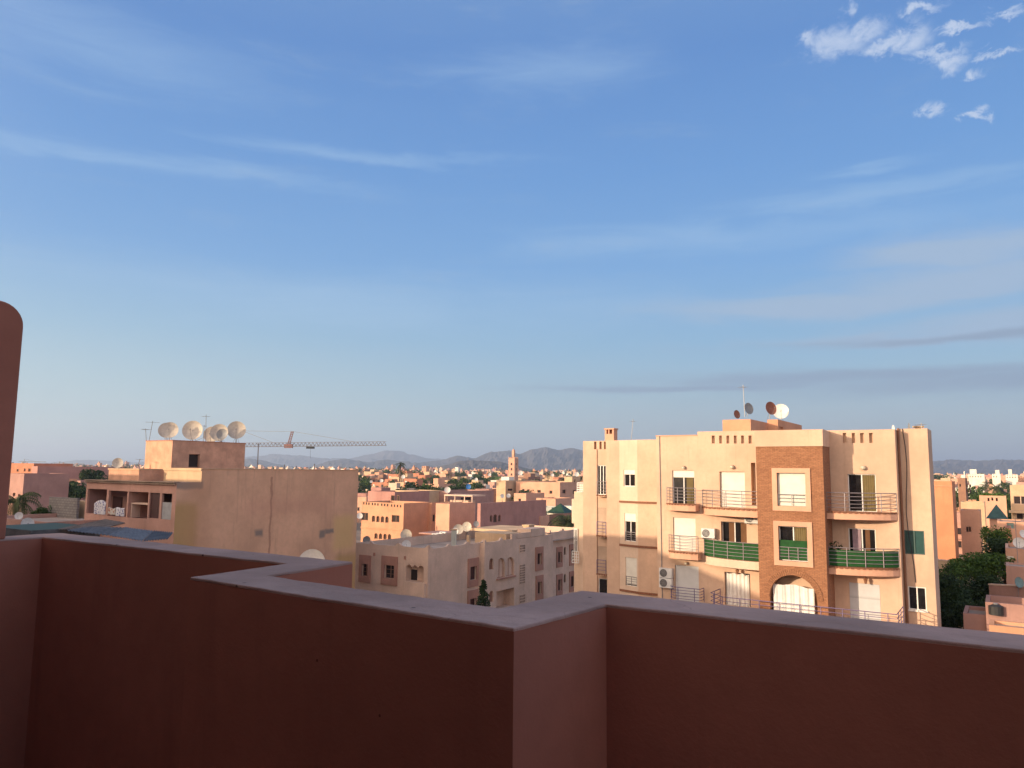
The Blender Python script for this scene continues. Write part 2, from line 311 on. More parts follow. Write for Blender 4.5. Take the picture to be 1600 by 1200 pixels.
# ------------------------------------------------------------------ mesh builder
class MB:
    def __init__(s): s.v = []; s.f = []; s.m = []; s.uv = []
    def face(s, pts, mi=0, uv=None):
        i = len(s.v); s.v += [tuple(p) for p in pts]; s.f.append(tuple(range(i, i+len(pts)))); s.m.append(mi)
        if uv is None:
            a, b, c = Vector(pts[0]), Vector(pts[1]), Vector(pts[2]); n = (b-a).cross(c-a)
            if abs(n.z) > 0.7*n.length: uv = [(p[0], p[1]) for p in pts]
            else:
                if n.length > 0: n.normalize()
                t = Vector((-n.y, n.x, 0)); uv = [(t.x*p[0]+t.y*p[1], p[2]) for p in pts]
        s.uv.append(uv)
    def hexa(s, b, t, mi=0):              # b, t: four bottom / top points, counter-clockwise from above
        s.face(b[::-1], mi); s.face(t, mi)
        for i in range(4):
            j = (i+1) % 4; s.face([b[i], b[j], t[j], t[i]], mi)
    def box(s, c, d, mi=0, rz=0, ax=None):
        c = Vector(c); ux, uy = (Vector((math.cos(rz), math.sin(rz), 0)), Vector((-math.sin(rz), math.cos(rz), 0)))
        hx, hy, hz = d[0]/2, d[1]/2, d[2]/2
        q = [c+ux*a*hx+uy*b*hy for a, b in ((-1,-1),(1,-1),(1,1),(-1,1))]
        s.hexa([p-Vector((0,0,hz)) for p in q], [p+Vector((0,0,hz)) for p in q], mi)
    def tube(s, a, b, r, n=6, mi=0, r2=None, caps=True):
        a, b = Vector(a), Vector(b); d = b-a
        if d.length < 1e-6: return
        d.normalize(); u = d.orthogonal().normalized(); w = d.cross(u); r2 = r if r2 is None else r2
        A = [a+(u*math.cos(2*math.pi*k/n)+w*math.sin(2*math.pi*k/n))*r for k in range(n)]
        B = [b+(u*math.cos(2*math.pi*k/n)+w*math.sin(2*math.pi*k/n))*r2 for k in range(n)]
        for k in range(n):
            j = (k+1) % n; s.face([A[k], A[j], B[j], B[k]], mi)
        if caps: s.face(A[::-1], mi); s.face(B, mi)
    def path(s, pts, r, n=5, mi=0):
        for a, b in zip(pts, pts[1:]): s.tube(a, b, r, n, mi)
    def sphere(s, c, r, mi=0, nu=10, nv=6, sq=(1,1,1)):
        c = Vector(c)
        def q(i, j):
            th = math.pi*j/nv; ph = 2*math.pi*i/nu
            return c+Vector((math.sin(th)*math.cos(ph)*sq[0], math.sin(th)*math.sin(ph)*sq[1], math.cos(th)*sq[2]))*r
        for i in range(nu):
            for j in range(nv):
                if j == 0: s.face([q(i,0), q(i,1), q(i+1,1)], mi)
                elif j == nv-1: s.face([q(i,j), q(i,j+1), q(i+1,j)], mi)
                else: s.face([q(i,j), q(i,j+1), q(i+1,j+1), q(i+1,j)], mi)
    def wbox(s, w, s0, s1, z0, z1, o0, o1, mi=0):   # box in wall coordinates: along, up, outward
        b = [w.W(s0,o1,z0), w.W(s1,o1,z0), w.W(s1,o0,z0), w.W(s0,o0,z0)]
        t = [w.W(s0,o1,z1), w.W(s1,o1,z1), w.W(s1,o0,z1), w.W(s0,o0,z1)]
        s.hexa(b, t, mi)
    def build(s, name, mats, parent=None, smoothf=False, world=True):
        me = bpy.data.meshes.new(name)
        off = Vector((0,0,0))
        if parent is not None and world:
            q = parent
            while q is not None: off = off+Vector(q.location); q = q.parent
        me.from_pydata([(v[0]-off.x, v[1]-off.y, v[2]-off.z) for v in s.v], [], s.f)
        if not isinstance(mats, (list, tuple)): mats = [mats]
        for m in mats: me.materials.append(m)
        me.polygons.foreach_set('material_index', s.m)
        ul = me.uv_layers.new(name='UVMap'); flat = []
        for u in s.uv:
            for a in u: flat += [a[0], a[1]]
        ul.data.foreach_set('uv', flat)
        if smoothf: me.polygons.foreach_set('use_smooth', [True]*len(me.polygons))
        me.update()
        o = bpy.data.objects.new(name, me); COL.objects.link(o)
        if parent is not None: o.parent = parent
        return o

TH = rad(33.0)
RV = Vector((math.cos(TH), -math.sin(TH), 0)); FV = Vector((math.sin(TH), math.cos(TH), 0))   # street grid: right-near, and away

class Wall:
    """a vertical wall plane through p0, running to the right as seen from outside"""
    def __init__(s, p0, d=None, p1=None):
        s.p = Vector((p0[0], p0[1], 0)); s.d = (Vector((p1[0]-p0[0], p1[1]-p0[1], 0)).normalized() if p1 is not None else Vector(d).normalized())
        s.n = Vector((s.d.y, -s.d.x, 0)); s.L = (Vector((p1[0], p1[1], 0))-s.p).length if p1 is not None else None
    def W(s, a, o, z): q = s.p+s.d*a+s.n*o; return Vector((q.x, q.y, z))
    def hit(s, px, py, o=0):
        r = ray(px, py); p = s.p+s.n*o; t = (p.x*s.n.x+p.y*s.n.y)/(r.x*s.n.x+r.y*s.n.y)
        q = r*t; return (q.x-p.x)*s.d.x+(q.y-p.y)*s.d.y, q.z+CAMZ
    def rect(s, x0, y0, x1, y1, o=0):
        ym, xm = (y0+y1)/2, (x0+x1)/2
        return s.hit(x0, ym, o)[0], s.hit(x1, ym, o)[0], s.hit(xm, y1, o)[1], s.hit(xm, y0, o)[1]
    def off(s, o): w = Wall(s.W(0, o, 0), s.d); return w

def front(mb, w, s0, s1, z0, z1, holes, mi=0, o=0.0):
    """wall face with rectangular or arched openings: holes = (a0,a1,b0,b1,depth,arch,backed)"""
    hs = [h for h in holes if h[1] > s0 and h[0] < s1]
    S = sorted(set([s0, s1]+[min(max(x, s0), s1) for h in hs for x in h[:2]]))
    Z = sorted(set([z0, z1]+[min(max(x, z0), z1) for h in hs for x in h[2:4]]))
    for a, b in zip(S, S[1:]):
        if b-a < 1e-5: continue
        for c, d in zip(Z, Z[1:]):
            if d-c < 1e-5: continue
            m, n = (a+b)/2, (c+d)/2
            if any(h[0] < m < h[1] and h[2] < n < h[3] for h in hs): continue
            mb.face([w.W(a,o,c), w.W(b,o,c), w.W(b,o,d), w.W(a,o,d)], mi, [(a,c),(b,c),(b,d),(a,d)])
    for h in hs:
        a, b, c, d, dep = h[:5]; arch = h[5] if len(h) > 5 else False; back = h[6] if len(h) > 6 else False
        c = max(c, z0); d = min(d, z1); i = o-dep
        mb.face([w.W(a,o,c), w.W(a,i,c), w.W(a,i,d), w.W(a,o,d)], mi); mb.face([w.W(b,i,c), w.W(b,o,c), w.W(b,o,d), w.W(b,i,d)], mi)
        mb.face([w.W(a,o,c), w.W(b,o,c), w.W(b,i,c), w.W(a,i,c)], mi)
        if not arch: mb.face([w.W(a,i,d), w.W(b,i,d), w.W(b,o,d), w.W(a,o,d)], mi)
        else:
            r = (b-a)/2; N = 12; m = (a+b)/2; hh = min(r, d-c)
            A = [(m-r*math.cos(math.pi*k/N), d-hh+hh*math.sin(math.pi*k/N)) for k in range(N+1)]
            for (x0, y0), (x1, y1) in zip(A, A[1:]):
                mb.face([w.W(x0,o,y0), w.W(x1,o,y1), w.W(x1,o,d), w.W(x0,o,d)], mi, [(x0,y0),(x1,y1),(x1,d),(x0,d)])
                mb.face([w.W(x0,i,y0), w.W(x1,i,y1), w.W(x1,o,y1), w.W(x0,o,y0)], mi)
        if back: mb.face([w.W(a,i,c), w.W(b,i,c), w.W(b,i,d), w.W(a,i,d)], mi)
def prism(mb, w, s0, s1, o0, o1, z0, z1, holes=(), mi=0, par=0.9, th=0.2, rmi=1, rholes=None, rw=None):
    """block in wall coordinates: front at o=o0, back at o=o1 (negative), parapet and roof"""
    front(mb, w, s0, s1, z0, z1, holes, mi, o0)
    if rholes is not None: front(mb, rw, 0, o0-o1, z0, z1, rholes, mi, 0)
    else: mb.face([w.W(s1,o0,z0), w.W(s1,o1,z0), w.W(s1,o1,z1), w.W(s1,o0,z1)], mi)
    mb.face([w.W(s1,o1,z0), w.W(s0,o1,z0), w.W(s0,o1,z1), w.W(s1,o1,z1)], mi)
    mb.face([w.W(s0,o1,z0), w.W(s0,o0,z0), w.W(s0,o0,z1), w.W(s0,o1,z1)], mi)
    if par <= 0:
        mb.face([w.W(s0,o0,z1), w.W(s1,o0,z1), w.W(s1,o1,z1), w.W(s0,o1,z1)], rmi); return
    q = [(s0,o0),(s1,o0),(s1,o1),(s0,o1)]; p = [(s0+th,o0-th),(s1-th,o0-th),(s1-th,o1+th),(s0+th,o1+th)]; zr = z1-par
    for i in range(4):
        j = (i+1) % 4
        mb.face([w.W(*q[i],z1), w.W(*q[j],z1), w.W(*p[j],z1), w.W(*p[i],z1)], mi)
        mb.face([w.W(*p[j],zr), w.W(*p[i],zr), w.W(*p[i],z1), w.W(*p[j],z1)], mi)
    mb.face([w.W(*p[0],zr), w.W(*p[1],zr), w.W(*p[2],zr), w.W(*p[3],zr)], rmi)

def unit(b, w, r, dep=0.18, n=2, shutter=0.0, frame=None, curtain=None, grid=None, pane=None, shut=None, arch=False, label=None, o=0.0, name='window', bar=0.05):
    """window or balcony door set in an opening: frame, panes, roller shutter, curtain"""
    s0, s1, z0, z1 = r; frame = frame or M_whitef; f = bar; i = o-dep
    m = MB()
    if arch:
        R = (s1-s0)/2; mm = (s0+s1)/2; zc = z1-min(R, z1-z0); N = 10
        pts = [w.W(s0+f/2, i+0.03, z0), w.W(s0+f/2, i+0.03, zc)]+[w.W(mm-(R-f/2)*math.cos(math.pi*k/N), i+0.03, zc+(z1-zc-f/2)*math.sin(math.pi*k/N)) for k in range(N+1)]+[w.W(s1-f/2, i+0.03, z0)]
        m.path(pts, f/2, 4); m.wbox(w, s0, s1, z0, z0+f, i, i+0.06)
        m.wbox(w, mm-f/3, mm+f/3, z0+f, z1-f, i+0.01, i+0.05)
    else:
        m.wbox(w, s0, s0+f, z0, z1, i, i+0.06); m.wbox(w, s1-f, s1, z0, z1, i, i+0.06)
        m.wbox(w, s0+f, s1-f, z1-f, z1, i, i+0.06); m.wbox(w, s0+f, s1-f, z0, z0+f, i, i+0.06)
        for k in range(1, n):
            c = s0+(s1-s0)*k/n; m.wbox(w, c-f*0.6, c+f*0.6, z0+f, z1-f, i+0.004, i+0.064)
        if grid:
            for k in range(1, grid[0]):
                c = s0+(s1-s0)*k/grid[0]; m.wbox(w, c-0.015, c+0.015, z0+f, z1-f, i+0.02, i+0.07)
            for k in range(1, grid[1]):
                c = z0+(z1-z0)*k/grid[1]; m.wbox(w, s0+f, s1-f, c-0.015, c+0.015, i+0.024, i+0.074)
    wn = m.build(name, frame, b)
    if label: wn['label'] = label
    p = MB()
    if arch:
        R = (s1-s0)/2; mm = (s0+s1)/2; zc = z1-min(R, z1-z0); N = 10
        p.face([w.W(s0,i+0.01,z0), w.W(s1,i+0.01,z0)]+[w.W(mm+R*math.cos(math.pi*k/N), i+0.01, zc+(z1-zc)*math.sin(math.pi*k/N)) for k in range(N+1)])
    else: p.wbox(w, s0+0.002, s1-0.002, z0+0.002, z1-0.002, i-0.01, i+0.012)
    p.build('pane', pane or M_glass, wn)
    if shutter > 0:
        q = MB(); q.wbox(w, s0+0.01, s1-0.01, z1-(z1-z0)*shutter+0.01, z1-0.005, i+0.075, i+0.10)
        q.wbox(w, s0+0.01, s1-0.01, z1-(z1-z0)*shutter-0.03, z1-(z1-z0)*shutter+0.008, i+0.07, i+0.11)
        q.build('shutter', shut or M_shut, wn)
    if curtain:
        for (mat, a, c2) in curtain:
            q = MB(); x0, x1 = s0+f+(s1-s0-2*f)*a, s0+f+(s1-s0-2*f)*c2; N = 18
            for k in range(N):
                u0, u1 = x0+(x1-x0)*k/N, x0+(x1-x0)*(k+1)/N
                d0, d1 = [0.024+0.012*math.sin((k+e)*1.9+a*9) for e in (0, 1)]
                q.face([w.W(u0,i+d0,z0+f), w.W(u1,i+d1,z0+f), w.W(u1,i+d1,z1-f), w.W(u0,i+d0,z1-f)])
            q.build('curtain', mat, wn)
    return wn
def surround(b, w, r, mat, fw=0.22, pr=0.06, top=0.0, o=0.0, bot=None):
    s0, s1, z0, z1 = r; m = MB(); bot = fw if bot is None else bot
    m.wbox(w, s0-fw, s0-0.001, z0-bot, z1+fw+top, o+0.001, o+pr); m.wbox(w, s1+0.001, s1+fw, z0-bot, z1+fw+top, o+0.001, o+pr)
    m.wbox(w, s0-0.001, s1+0.001, z1+0.001, z1+fw+top, o+0.001, o+pr); m.wbox(w, s0-0.001, s1+0.001, z0-bot, z0-0.001, o+0.001, o+pr)
    return m.build('window_surround', mat, b)
def railing(b, w, prof, z0, z1, nb=5, mat=None, r=0.018, screen=None, posts=None, name='railing', part=True):
    m = MB(); mat = mat or M_rail
    for k in range(nb):
        z = z0+(z1-z0)*(k+1)/nb
        m.path([w.W(a, o, z) for a, o in prof], r*(1.35 if k == nb-1 else 1.0), 5)
    cum = [0]
    for (a, o), (c, d) in zip(prof, prof[1:]): cum.append(cum[-1]+math.hypot(c-a, d-o))
    L = cum[-1]; n = max(1, round(L/1.0)) if posts is None else posts
    for k in range(n+1):
        t = L*k/n
        for i in range(len(cum)-1):
            if cum[i] <= t+1e-9 <= cum[i+1]+1e-6:
                f = (t-cum[i])/max(1e-9, cum[i+1]-cum[i]); a = prof[i][0]+(prof[i+1][0]-prof[i][0])*f; o = prof[i][1]+(prof[i+1][1]-prof[i][1])*f
                m.tube(w.W(a, o, z0), w.W(a, o, z1), r*1.3, 5); break
    ro = m.build(name, mat, b)
    if screen:
        q = MB()
        for (a, o), (c, d) in zip(prof, prof[1:]):
            q.face([w.W(a, o-0.035, z0+0.02), w.W(c, d-0.035, z0+0.02), w.W(c, d-0.035, z1+screen[1]), w.W(a, o-0.035, z1+screen[1])])
        q.build('privacy_screen', screen[0], ro)
    return ro
def balcony(b, w, prof, ztop, th, rail_h, mat, rmat=None, screen=None, tile=True, lip=None, nb=5, label=None, rin=0.06):
    """slab with a profiled front edge (list of (along, out)), a tiled edge and a rail standing on it"""
    m = MB()
    for (a, o), (c, d) in zip(prof, prof[1:]):
        m.face([w.W(a,0,ztop), w.W(a,o,ztop), w.W(c,d,ztop), w.W(c,0,ztop)])
        m.face([w.W(a,o,ztop-th), w.W(a,0,ztop-th), w.W(c,0,ztop-th), w.W(c,d,ztop-th)])
        m.face([w.W(a,o,ztop-th), w.W(c,d,ztop-th), w.W(c,d,ztop), w.W(a,o,ztop)])
    for (a, o) in (prof[0], prof[-1]):
        m.face([w.W(a,0,ztop-th), w.W(a,o,ztop-th), w.W(a,o,ztop), w.W(a,0,ztop)])
    if tile:
        lm = 1
        for (a, o), (c, d) in zip(prof, prof[1:]):
            N = max(1, int(math.hypot(c-a, d-o)/0.1))
            for k in range(N):
                f0, f1 = k/N, (k+1)/N; a0, o0 = a+(c-a)*f0, o+(d-o)*f0; a1, o1 = a+(c-a)*f1, o+(d-o)*f1
                e = 0.035 if k % 2 else 0.055; zt = ztop+0.02; zb = ztop-(0.05 if k % 2 else 0.075)
                bb = [w.W(a0,o0+e,zb), w.W(a1,o1+e,zb), w.W(a1,o1-0.03,zb), w.W(a0,o0-0.03,zb)]
                tt = [Vector((p.x,p.y,zt)) for p in bb]; m.hexa(bb, tt, 1)
    sl = m.build('balcony', [mat, lip or M_tile], b)
    if label: sl['label'] = label
    pr = [(a, max(0.02, o-rin)) for a, o in prof]
    railing(sl, w, pr, ztop+0.03, ztop+rail_h, nb, rmat, screen=screen)
    return sl
def curve_prof(s0, s1, d0, d1, bulge, n=12):
    return [(s0+(s1-s0)*k/n, d0+(d1-d0)*k/n+bulge*math.sin(math.pi*k/n)) for k in range(n+1)]

# ------------------------------------------------------------------ generic small things
def ac_unit(loc, rz, label, group='air conditioner units on the walls'):
    t = empty('air_conditioner', loc, label, 'air conditioner', group)
    t.rotation_euler = (0, 0, rz)
    m = MB(); m.box((0, -0.17, 0.29), (0.80, 0.30, 0.56)); m.build('casing', M_acw, t, world=False)
    m = MB(); N = 20; c = Vector((-0.12, -0.325, 0.29))
    for r in (0.225, 0.15, 0.075):
        m.path([c+Vector((math.cos(2*math.pi*k/N)*r, 0, math.sin(2*math.pi*k/N)*r)) for k in range(N+1)], 0.018, 4)
    m.face([c+Vector((math.cos(2*math.pi*k/N)*0.22, 0.002, math.sin(2*math.pi*k/N)*0.22)) for k in range(N)], 1)
    for k in range(6): m.tube(c, c+Vector((math.cos(k*1.047)*0.2, -0.004, math.sin(k*1.047)*0.2)), 0.008, 4)
    m.build('fan_grille', [M_steel, plain('fan_dark', (.07,.065,.06), .6)], t, world=False)
    m = MB()
    for x in (-0.3, 0.3): m.box((x, -0.16, -0.02), (0.04, 0.34, 0.04))
    m.build('bracket', M_steel, t, world=False)
    return t
_dish = {}
def dish(loc, r, yaw, label, mat=None, el=32, pole=0.5, group='satellite dishes on the rooftops', pin=True):
    """satellite dish of radius r whose bowl centre is at loc; yaw turns it (0 faces the camera side, -Y)"""
    mat = mat or M_dish; key = (mat.name, el, round(pole/r, 1))
    base = Vector(loc)-Vector((0, 0, pole))
    if key not in _dish:
        t = empty('satellite_dish', (0,0,0)); pl = pole/r
        m = MB(); N, K = 28, 5
        rot = Matrix.Rotation(-rad(el), 3, 'X')
        def q(i, j, back=0.0):
            rr = j/K; a = 2*math.pi*i/N
            return rot @ Vector((math.cos(a)*rr, 0.22-(rr*rr)*0.22+back-0.12, math.sin(a)*rr)) + Vector((0, 0, pl))
        for i in range(N):
            for j in range(K):
                if j == 0: m.face([q(i,0), q(i,1), q(i+1,1)]); m.face([q(i,0,.03), q(i+1,1,.03), q(i,1,.03)])
                else: m.face([q(i,j), q(i,j+1), q(i+1,j+1), q(i+1,j)]); m.face([q(i,j,.03), q(i+1,j,.03), q(i+1,j+1,.03), q(i,j+1,.03)])
            m.face([q(i,K), q(i,K,.03), q(i+1,K,.03), q(i+1,K)])
        m.build('reflector', mat, t, smoothf=True, world=False)
        m = MB(); f = rot @ Vector((0, -0.95, -0.12)) + Vector((0,0,pl))
        m.tube(rot @ Vector((0, -0.1, -0.95)) + Vector((0,0,pl)), f, 0.022, 5)
        m.tube(f+Vector((0,-.06,0)), f+Vector((0,.1,.03)), 0.06, 8)
        m.build('feed_arm', M_steel, t, world=False)
        m = MB(); m.tube((0, 0.22, 0), (0, 0.22, pl), 0.045, 8); m.tube((0,0.22,pl), rot @ Vector((0, .1, 0))+Vector((0,0,pl)), 0.07, 6)
        m.tube((0.3, 0.5, 0), (0, 0.22, pl*0.7), 0.02, 4); m.tube((-0.3, 0.5, 0), (0, 0.22, pl*0.7), 0.02, 4)
        m.build('mast', M_steel, t, world=False)
        _dish[key] = t; o = t
    else: o = copy_tree(_dish[key])
    o.location = base; o.rotation_euler = (0, 0, yaw); o.scale = (r, r, r)
    return tag(o, label, 'satellite dish', group)
def antenna(loc, h, yaw, label, tilt=0.0, boom=0.9, n=6, vert=False):
    t = empty('tv_antenna', loc, label, 'antenna', 'television antennas on the rooftops')
    top = Vector((math.sin(tilt)*h, 0, math.cos(tilt)*h))
    m = MB(); m.tube((0,0,0), top, 0.02, 5); m.build('mast', M_steel, t, world=False)
    m = MB(); d = Vector((math.cos(yaw), math.sin(yaw), 0)); e = Vector((-d.y, d.x, 0)) if not vert else Vector((0,0,1))
    c = top*0.93; m.tube(c-d*boom*0.5, c+d*boom*0.5, 0.014, 4)
    for k in range(n):
        q = c+d*boom*(k/(n-1)-0.5); l = 0.32-0.03*k; m.tube(q-e*l, q+e*l, 0.009, 4)
    m.build('boom', M_steel, t, world=False)
    return t
def leaf_clump(m, c, rx, ry, rz, n, size, rng, mi=0, hollow=0.35):
    for _ in range(n):
        while True:
            v = Vector((rng.uniform(-1,1), rng.uniform(-1,1), rng.uniform(-1,1)))
            if hollow < v.length < 1: break
        p = Vector((c[0]+v.x*rx, c[1]+v.y*ry, c[2]+v.z*rz)); s = size*rng.uniform(0.6, 1.3)
        a = Vector((rng.gauss(0,1), rng.gauss(0,1), rng.gauss(0,1))).normalized(); b = a.orthogonal().normalized()
        if rng.random() < .5: b = a.cross(b)
        m.face([p-a*s, p-b*s*0.5, p+a*s, p+b*s*0.5], mi)
def tree_mesh(t, h, cr, seed, leaf, nl=1400, size=0.16, trunk=0.35, world=False, squash=0.8):
    rng = random.Random(seed); m = MB(); th = h*trunk
    m.tube((0,0,0), (0.05*h,0.02*h,th), 0.045*h*0.6, 7, r2=0.03*h*0.6)
    lobes = []
    for k in range(9):
        a = rng.uniform(0, 6.28); rr = cr*rng.uniform(0.15, 0.75); z = th+(h-th)*rng.uniform(0.15, 0.88)
        lobes.append((math.cos(a)*rr, math.sin(a)*rr, z, cr*rng.uniform(0.3, 0.52)))
    for (x, y, z, r) in lobes: m.tube((0.05*h,0.02*h,th*0.9), (x,y,z), 0.012*h, 5, r2=0.004*h)
    m.build('trunk', M_trunk, t, world=world)
    m = MB()
    for (x, y, z, r) in lobes: leaf_clump(m, (x,y,z), r, r, r*squash, nl//9, size, rng)
    m.build('crown', leaf, t, world=world)
def palm_mesh(t, h, fr, seed, n=26, nseg=7):
    rng = random.Random(seed); m = MB()
    pts = [Vector((math.sin(k/6*1.2)*0.03*h, 0, h*k/6)) for k in range(7)]
    for k in range(6): m.tube(pts[k], pts[k+1], h*0.022*(1.2-k*0.05), 8, r2=h*0.022*(1.15-k*0.05))
    m.build('trunk', M_trunk, t, world=False)
    m = MB(); top = pts[-1]
    for k in range(n):
        a = 2*math.pi*k/n*1.618*3; e = rng.uniform(-0.5, 1.25); L = fr*rng.uniform(0.8, 1.1)
        d = Vector((math.cos(a), math.sin(a), 0)); prev = top.copy(); ang = e
        for j in range(nseg):
            nx = prev+(d*math.cos(ang)+Vector((0,0,1))*math.sin(ang))*L/nseg; ang -= 0.30
            side = Vector((-d.y, d.x, 0)); wl = L*0.24*math.sin(math.pi*(j+0.8)/(nseg+1))
            for sg in (-1, 1):
                for u in (0.0, 0.5):
                    b0 = prev+(nx-prev)*u; b1 = prev+(nx-prev)*(u+0.28)
                    tip = (b0+b1)/2+side*sg*wl+(nx-prev)*0.8-Vector((0,0,wl*0.45)); m.face([b0, b1, tip])
            m.tube(prev, nx, 0.012*L, 3, caps=False); prev = nx
    m.build('crown', M_palm, t, world=False)
# ================================================================== our own roof terrace
def miter(pts, t):
    out = []
    for i, p in enumerate(pts):
        ds = []
        if i > 0: ds.append((pts[i]-pts[i-1]).normalized())
        if i < len(pts)-1: ds.append((pts[i+1]-pts[i]).normalized())
        ns = [Vector((-d.y, d.x, 0)) for d in ds]
        if len(ns) == 1: out.append(p+ns[0]*t)
        else:
            b = (ns[0]+ns[1]).normalized(); out.append(p+b*(t/max(0.3, b.dot(ns[0]))))
    return out
CT = CAMZ-0.5                                   # top of the parapet
FLOOR = CAMZ-2.2
I1, I2, I3, I4, I5, I6 = [onz(x, y, CT) for x, y in ((66,839),(449,880),(297,902),(803,981),(947,944),(1600,1015))]
I0 = I1-(I4-I4)-FV*7.5
I6 = I5+(I6-I5).normalized()*7.0
INN = [I0, I1, I2, I3, I4, I5, I6]
OUT = miter(INN, 0.25)
ter = empty('terrace_building', (0, 0, 0), 'shaded terracotta roof terrace wall zigzagging across the foreground with a pale coping', 'building')
def bevel(o, w=0.012, seg=2):
    md = o.modifiers.new('bevel', 'BEVEL'); md.width = w; md.segments = seg; md.limit_method = 'ANGLE'; md.angle_limit = rad(40)
def merge(o):
    import bmesh
    bm = bmesh.new(); bm.from_mesh(o.data); bmesh.ops.remove_doubles(bm, verts=bm.verts, dist=0.0005); bmesh.ops.recalc_face_normals(bm, faces=bm.faces)
    bm.to_mesh(o.data); bm.free()
def strip(z0, z1):
    m = MB()
    for i in range(len(INN)-1):
        a, b, c, d = INN[i], INN[i+1], OUT[i+1], OUT[i]
        s = lambda p, z: Vector((p.x, p.y, z))
        m.face([s(a,z0), s(b,z0), s(b,z1), s(a,z1)]); m.face([s(c,z0), s(d,z0), s(d,z1), s(c,z1)])
        m.face([s(a,z1), s(b,z1), s(c,z1), s(d,z1)])
    for k in (0, -1):
        a, d = INN[k], OUT[k]; m.face([Vector((a.x,a.y,z0)), Vector((d.x,d.y,z0)), Vector((d.x,d.y,z1)), Vector((a.x,a.y,z1))])
    return m
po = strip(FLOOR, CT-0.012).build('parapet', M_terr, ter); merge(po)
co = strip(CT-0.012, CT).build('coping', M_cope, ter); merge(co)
import bmesh
from mathutils import noise as mn
def roughen(o, cell, amt):
    bm = bmesh.new(); bm.from_mesh(o.data)
    es = [e for e in bm.edges if e.calc_length() > cell*2]
    for e in sorted(es, key=lambda e: -e.calc_length()): pass
    bmesh.ops.subdivide_edges(bm, edges=es, cuts=int(max(e.calc_length() for e in es)/cell/3), use_grid_fill=True)
    for v in bm.verts:
        n = mn.noise_vector(v.co*5.0)*0.65+mn.noise_vector(v.co*19.0)*0.35; v.co += Vector((n.x, n.y, n.z*0.7))*amt
    bm.to_mesh(o.data); bm.free()
roughen(co, 0.06, 0.006); bevel(co, 0.006, 2)
# tall wall on the left, standing on the parapet line and stopping short of its far corner
a0 = I1-FV*0.235; tw = Wall(a0-FV*7.2, d=FV)       # runs away from us; outward side = right
m = MB(); L = 7.2; T = 0.25; zt = CAMZ+1.12; R = 0.16
prof = [(0, FLOOR), (L, CT+0.001), (L, zt-R)]+[(L-R+R*math.cos(k*math.pi/16), zt-R+R*math.sin(k*math.pi/16)) for k in range(1, 9)]+[(0, zt)]
prof[1] = (L, CT+0.001)
prof = [(0, CT+0.001)]+prof[1:]
nP = [tw.W(a, 0.006, z) for a, z in prof]; fP = [tw.W(a, -T-0.006, z) for a, z in prof]
m.face(nP); m.face(fP[::-1])
for k in range(len(prof)):
    j = (k+1) % len(prof); m.face([nP[k], fP[k], fP[j], nP[j]])
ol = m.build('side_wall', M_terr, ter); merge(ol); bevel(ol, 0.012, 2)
# body of our building below, terrace floor, unseen rear wall and canopy added to darken the terrace
m = MB(); base = [OUT[k] for k in range(len(OUT))]; rear = [OUT[-1]-FV*12, OUT[0]-FV*6]
ring = base+rear
for k in range(len(ring)):
    a, b = ring[k], ring[(k+1) % len(ring)]
    m.face([Vector((a.x,a.y,0)), Vector((b.x,b.y,0)), Vector((b.x,b.y,FLOOR-0.002)), Vector((a.x,a.y,FLOOR-0.002))])
m.build('wall', M_orange, ter)
m = MB(); m.face([Vector((p.x, p.y, FLOOR-0.001)) for p in ring]); m.build('floor', M_terr, ter)
rw = Wall(Vector((0,0,0))-FV*1.15-RV*7.5, d=RV)
m = MB(); m.wbox(rw, 0, 17.5, FLOOR, CAMZ+4.6, -0.3, 0); 
ro_ = m
m.build('rear_shade_wall', M_terr, ter)
m = MB(); m.wbox(rw, 2.0, 15.6, CAMZ+1.55, CAMZ+1.75, -2.0, -0.302); m.build('canopy', M_terr, ter)  # overhang put in to keep sky light off the parapet faces

# ================================================================== ground and hills
def gh(x, y):
    r = math.hypot(x, y)
    return 7.5*max(0.0, min(1.0, (r-420)/900.0))
def landmesh():
    m = MB(); X = [-9000,-5000,-2500,-1200,-600,-300,-150,0,150,300,600,1200,2500,5000,9000]; Y = [-3000,-600,-100,100,250,420,600,800,1000,1320,2000,4000,7000,14000]
    for a, b in zip(X, X[1:]):
        for c, d in zip(Y, Y[1:]): m.face([(a,c,gh(a,c)),(b,c,gh(b,c)),(b,d,gh(b,d)),(a,d,gh(a,d))])
    return m
mg, ntg, bsg = newmat('dry_earth')
pg = pos(ntg); a_, _ = noise(ntg, pg, 0.02, 6, 0.6); b_, _ = noise(ntg, pg, 0.6, 5, 0.6)
cg = mixc(ntg, smooth(ntg, a_, 0.35, 0.65), (0.27, 0.19, 0.135), (0.17, 0.13, 0.09)); cg = mixc(ntg, mth(ntg, 'MULTIPLY', b_, 0.4), cg, (0.22, 0.17, 0.13))
ntg.links.new(cg, bsg.inputs['Base Color']); bsg.inputs['Roughness'].default_value = 1
tag(landmesh().build('ground', mg), 'dusty pinkish earth and streets of the flat plain between the houses', 'ground', kind='structure')
mh, nth, bsh = newmat('hill_rock')
ph = pos(nth); a_, _ = noise(nth, ph, 0.004, 8, 0.65); b_, _ = noise(nth, ph, 0.05, 5, 0.6)
ch = mixc(nth, smooth(nth, a_, 0.35, 0.65), (0.10, 0.085, 0.08), (0.045, 0.042, 0.04)); ch = mixc(nth, mth(nth, 'MULTIPLY', b_, 0.5), ch, (0.10, 0.075, 0.06))
nth.links.new(ch, bsh.inputs['Base Color']); bsh.inputs['Roughness'].default_value = 1
from mathutils import noise as mn
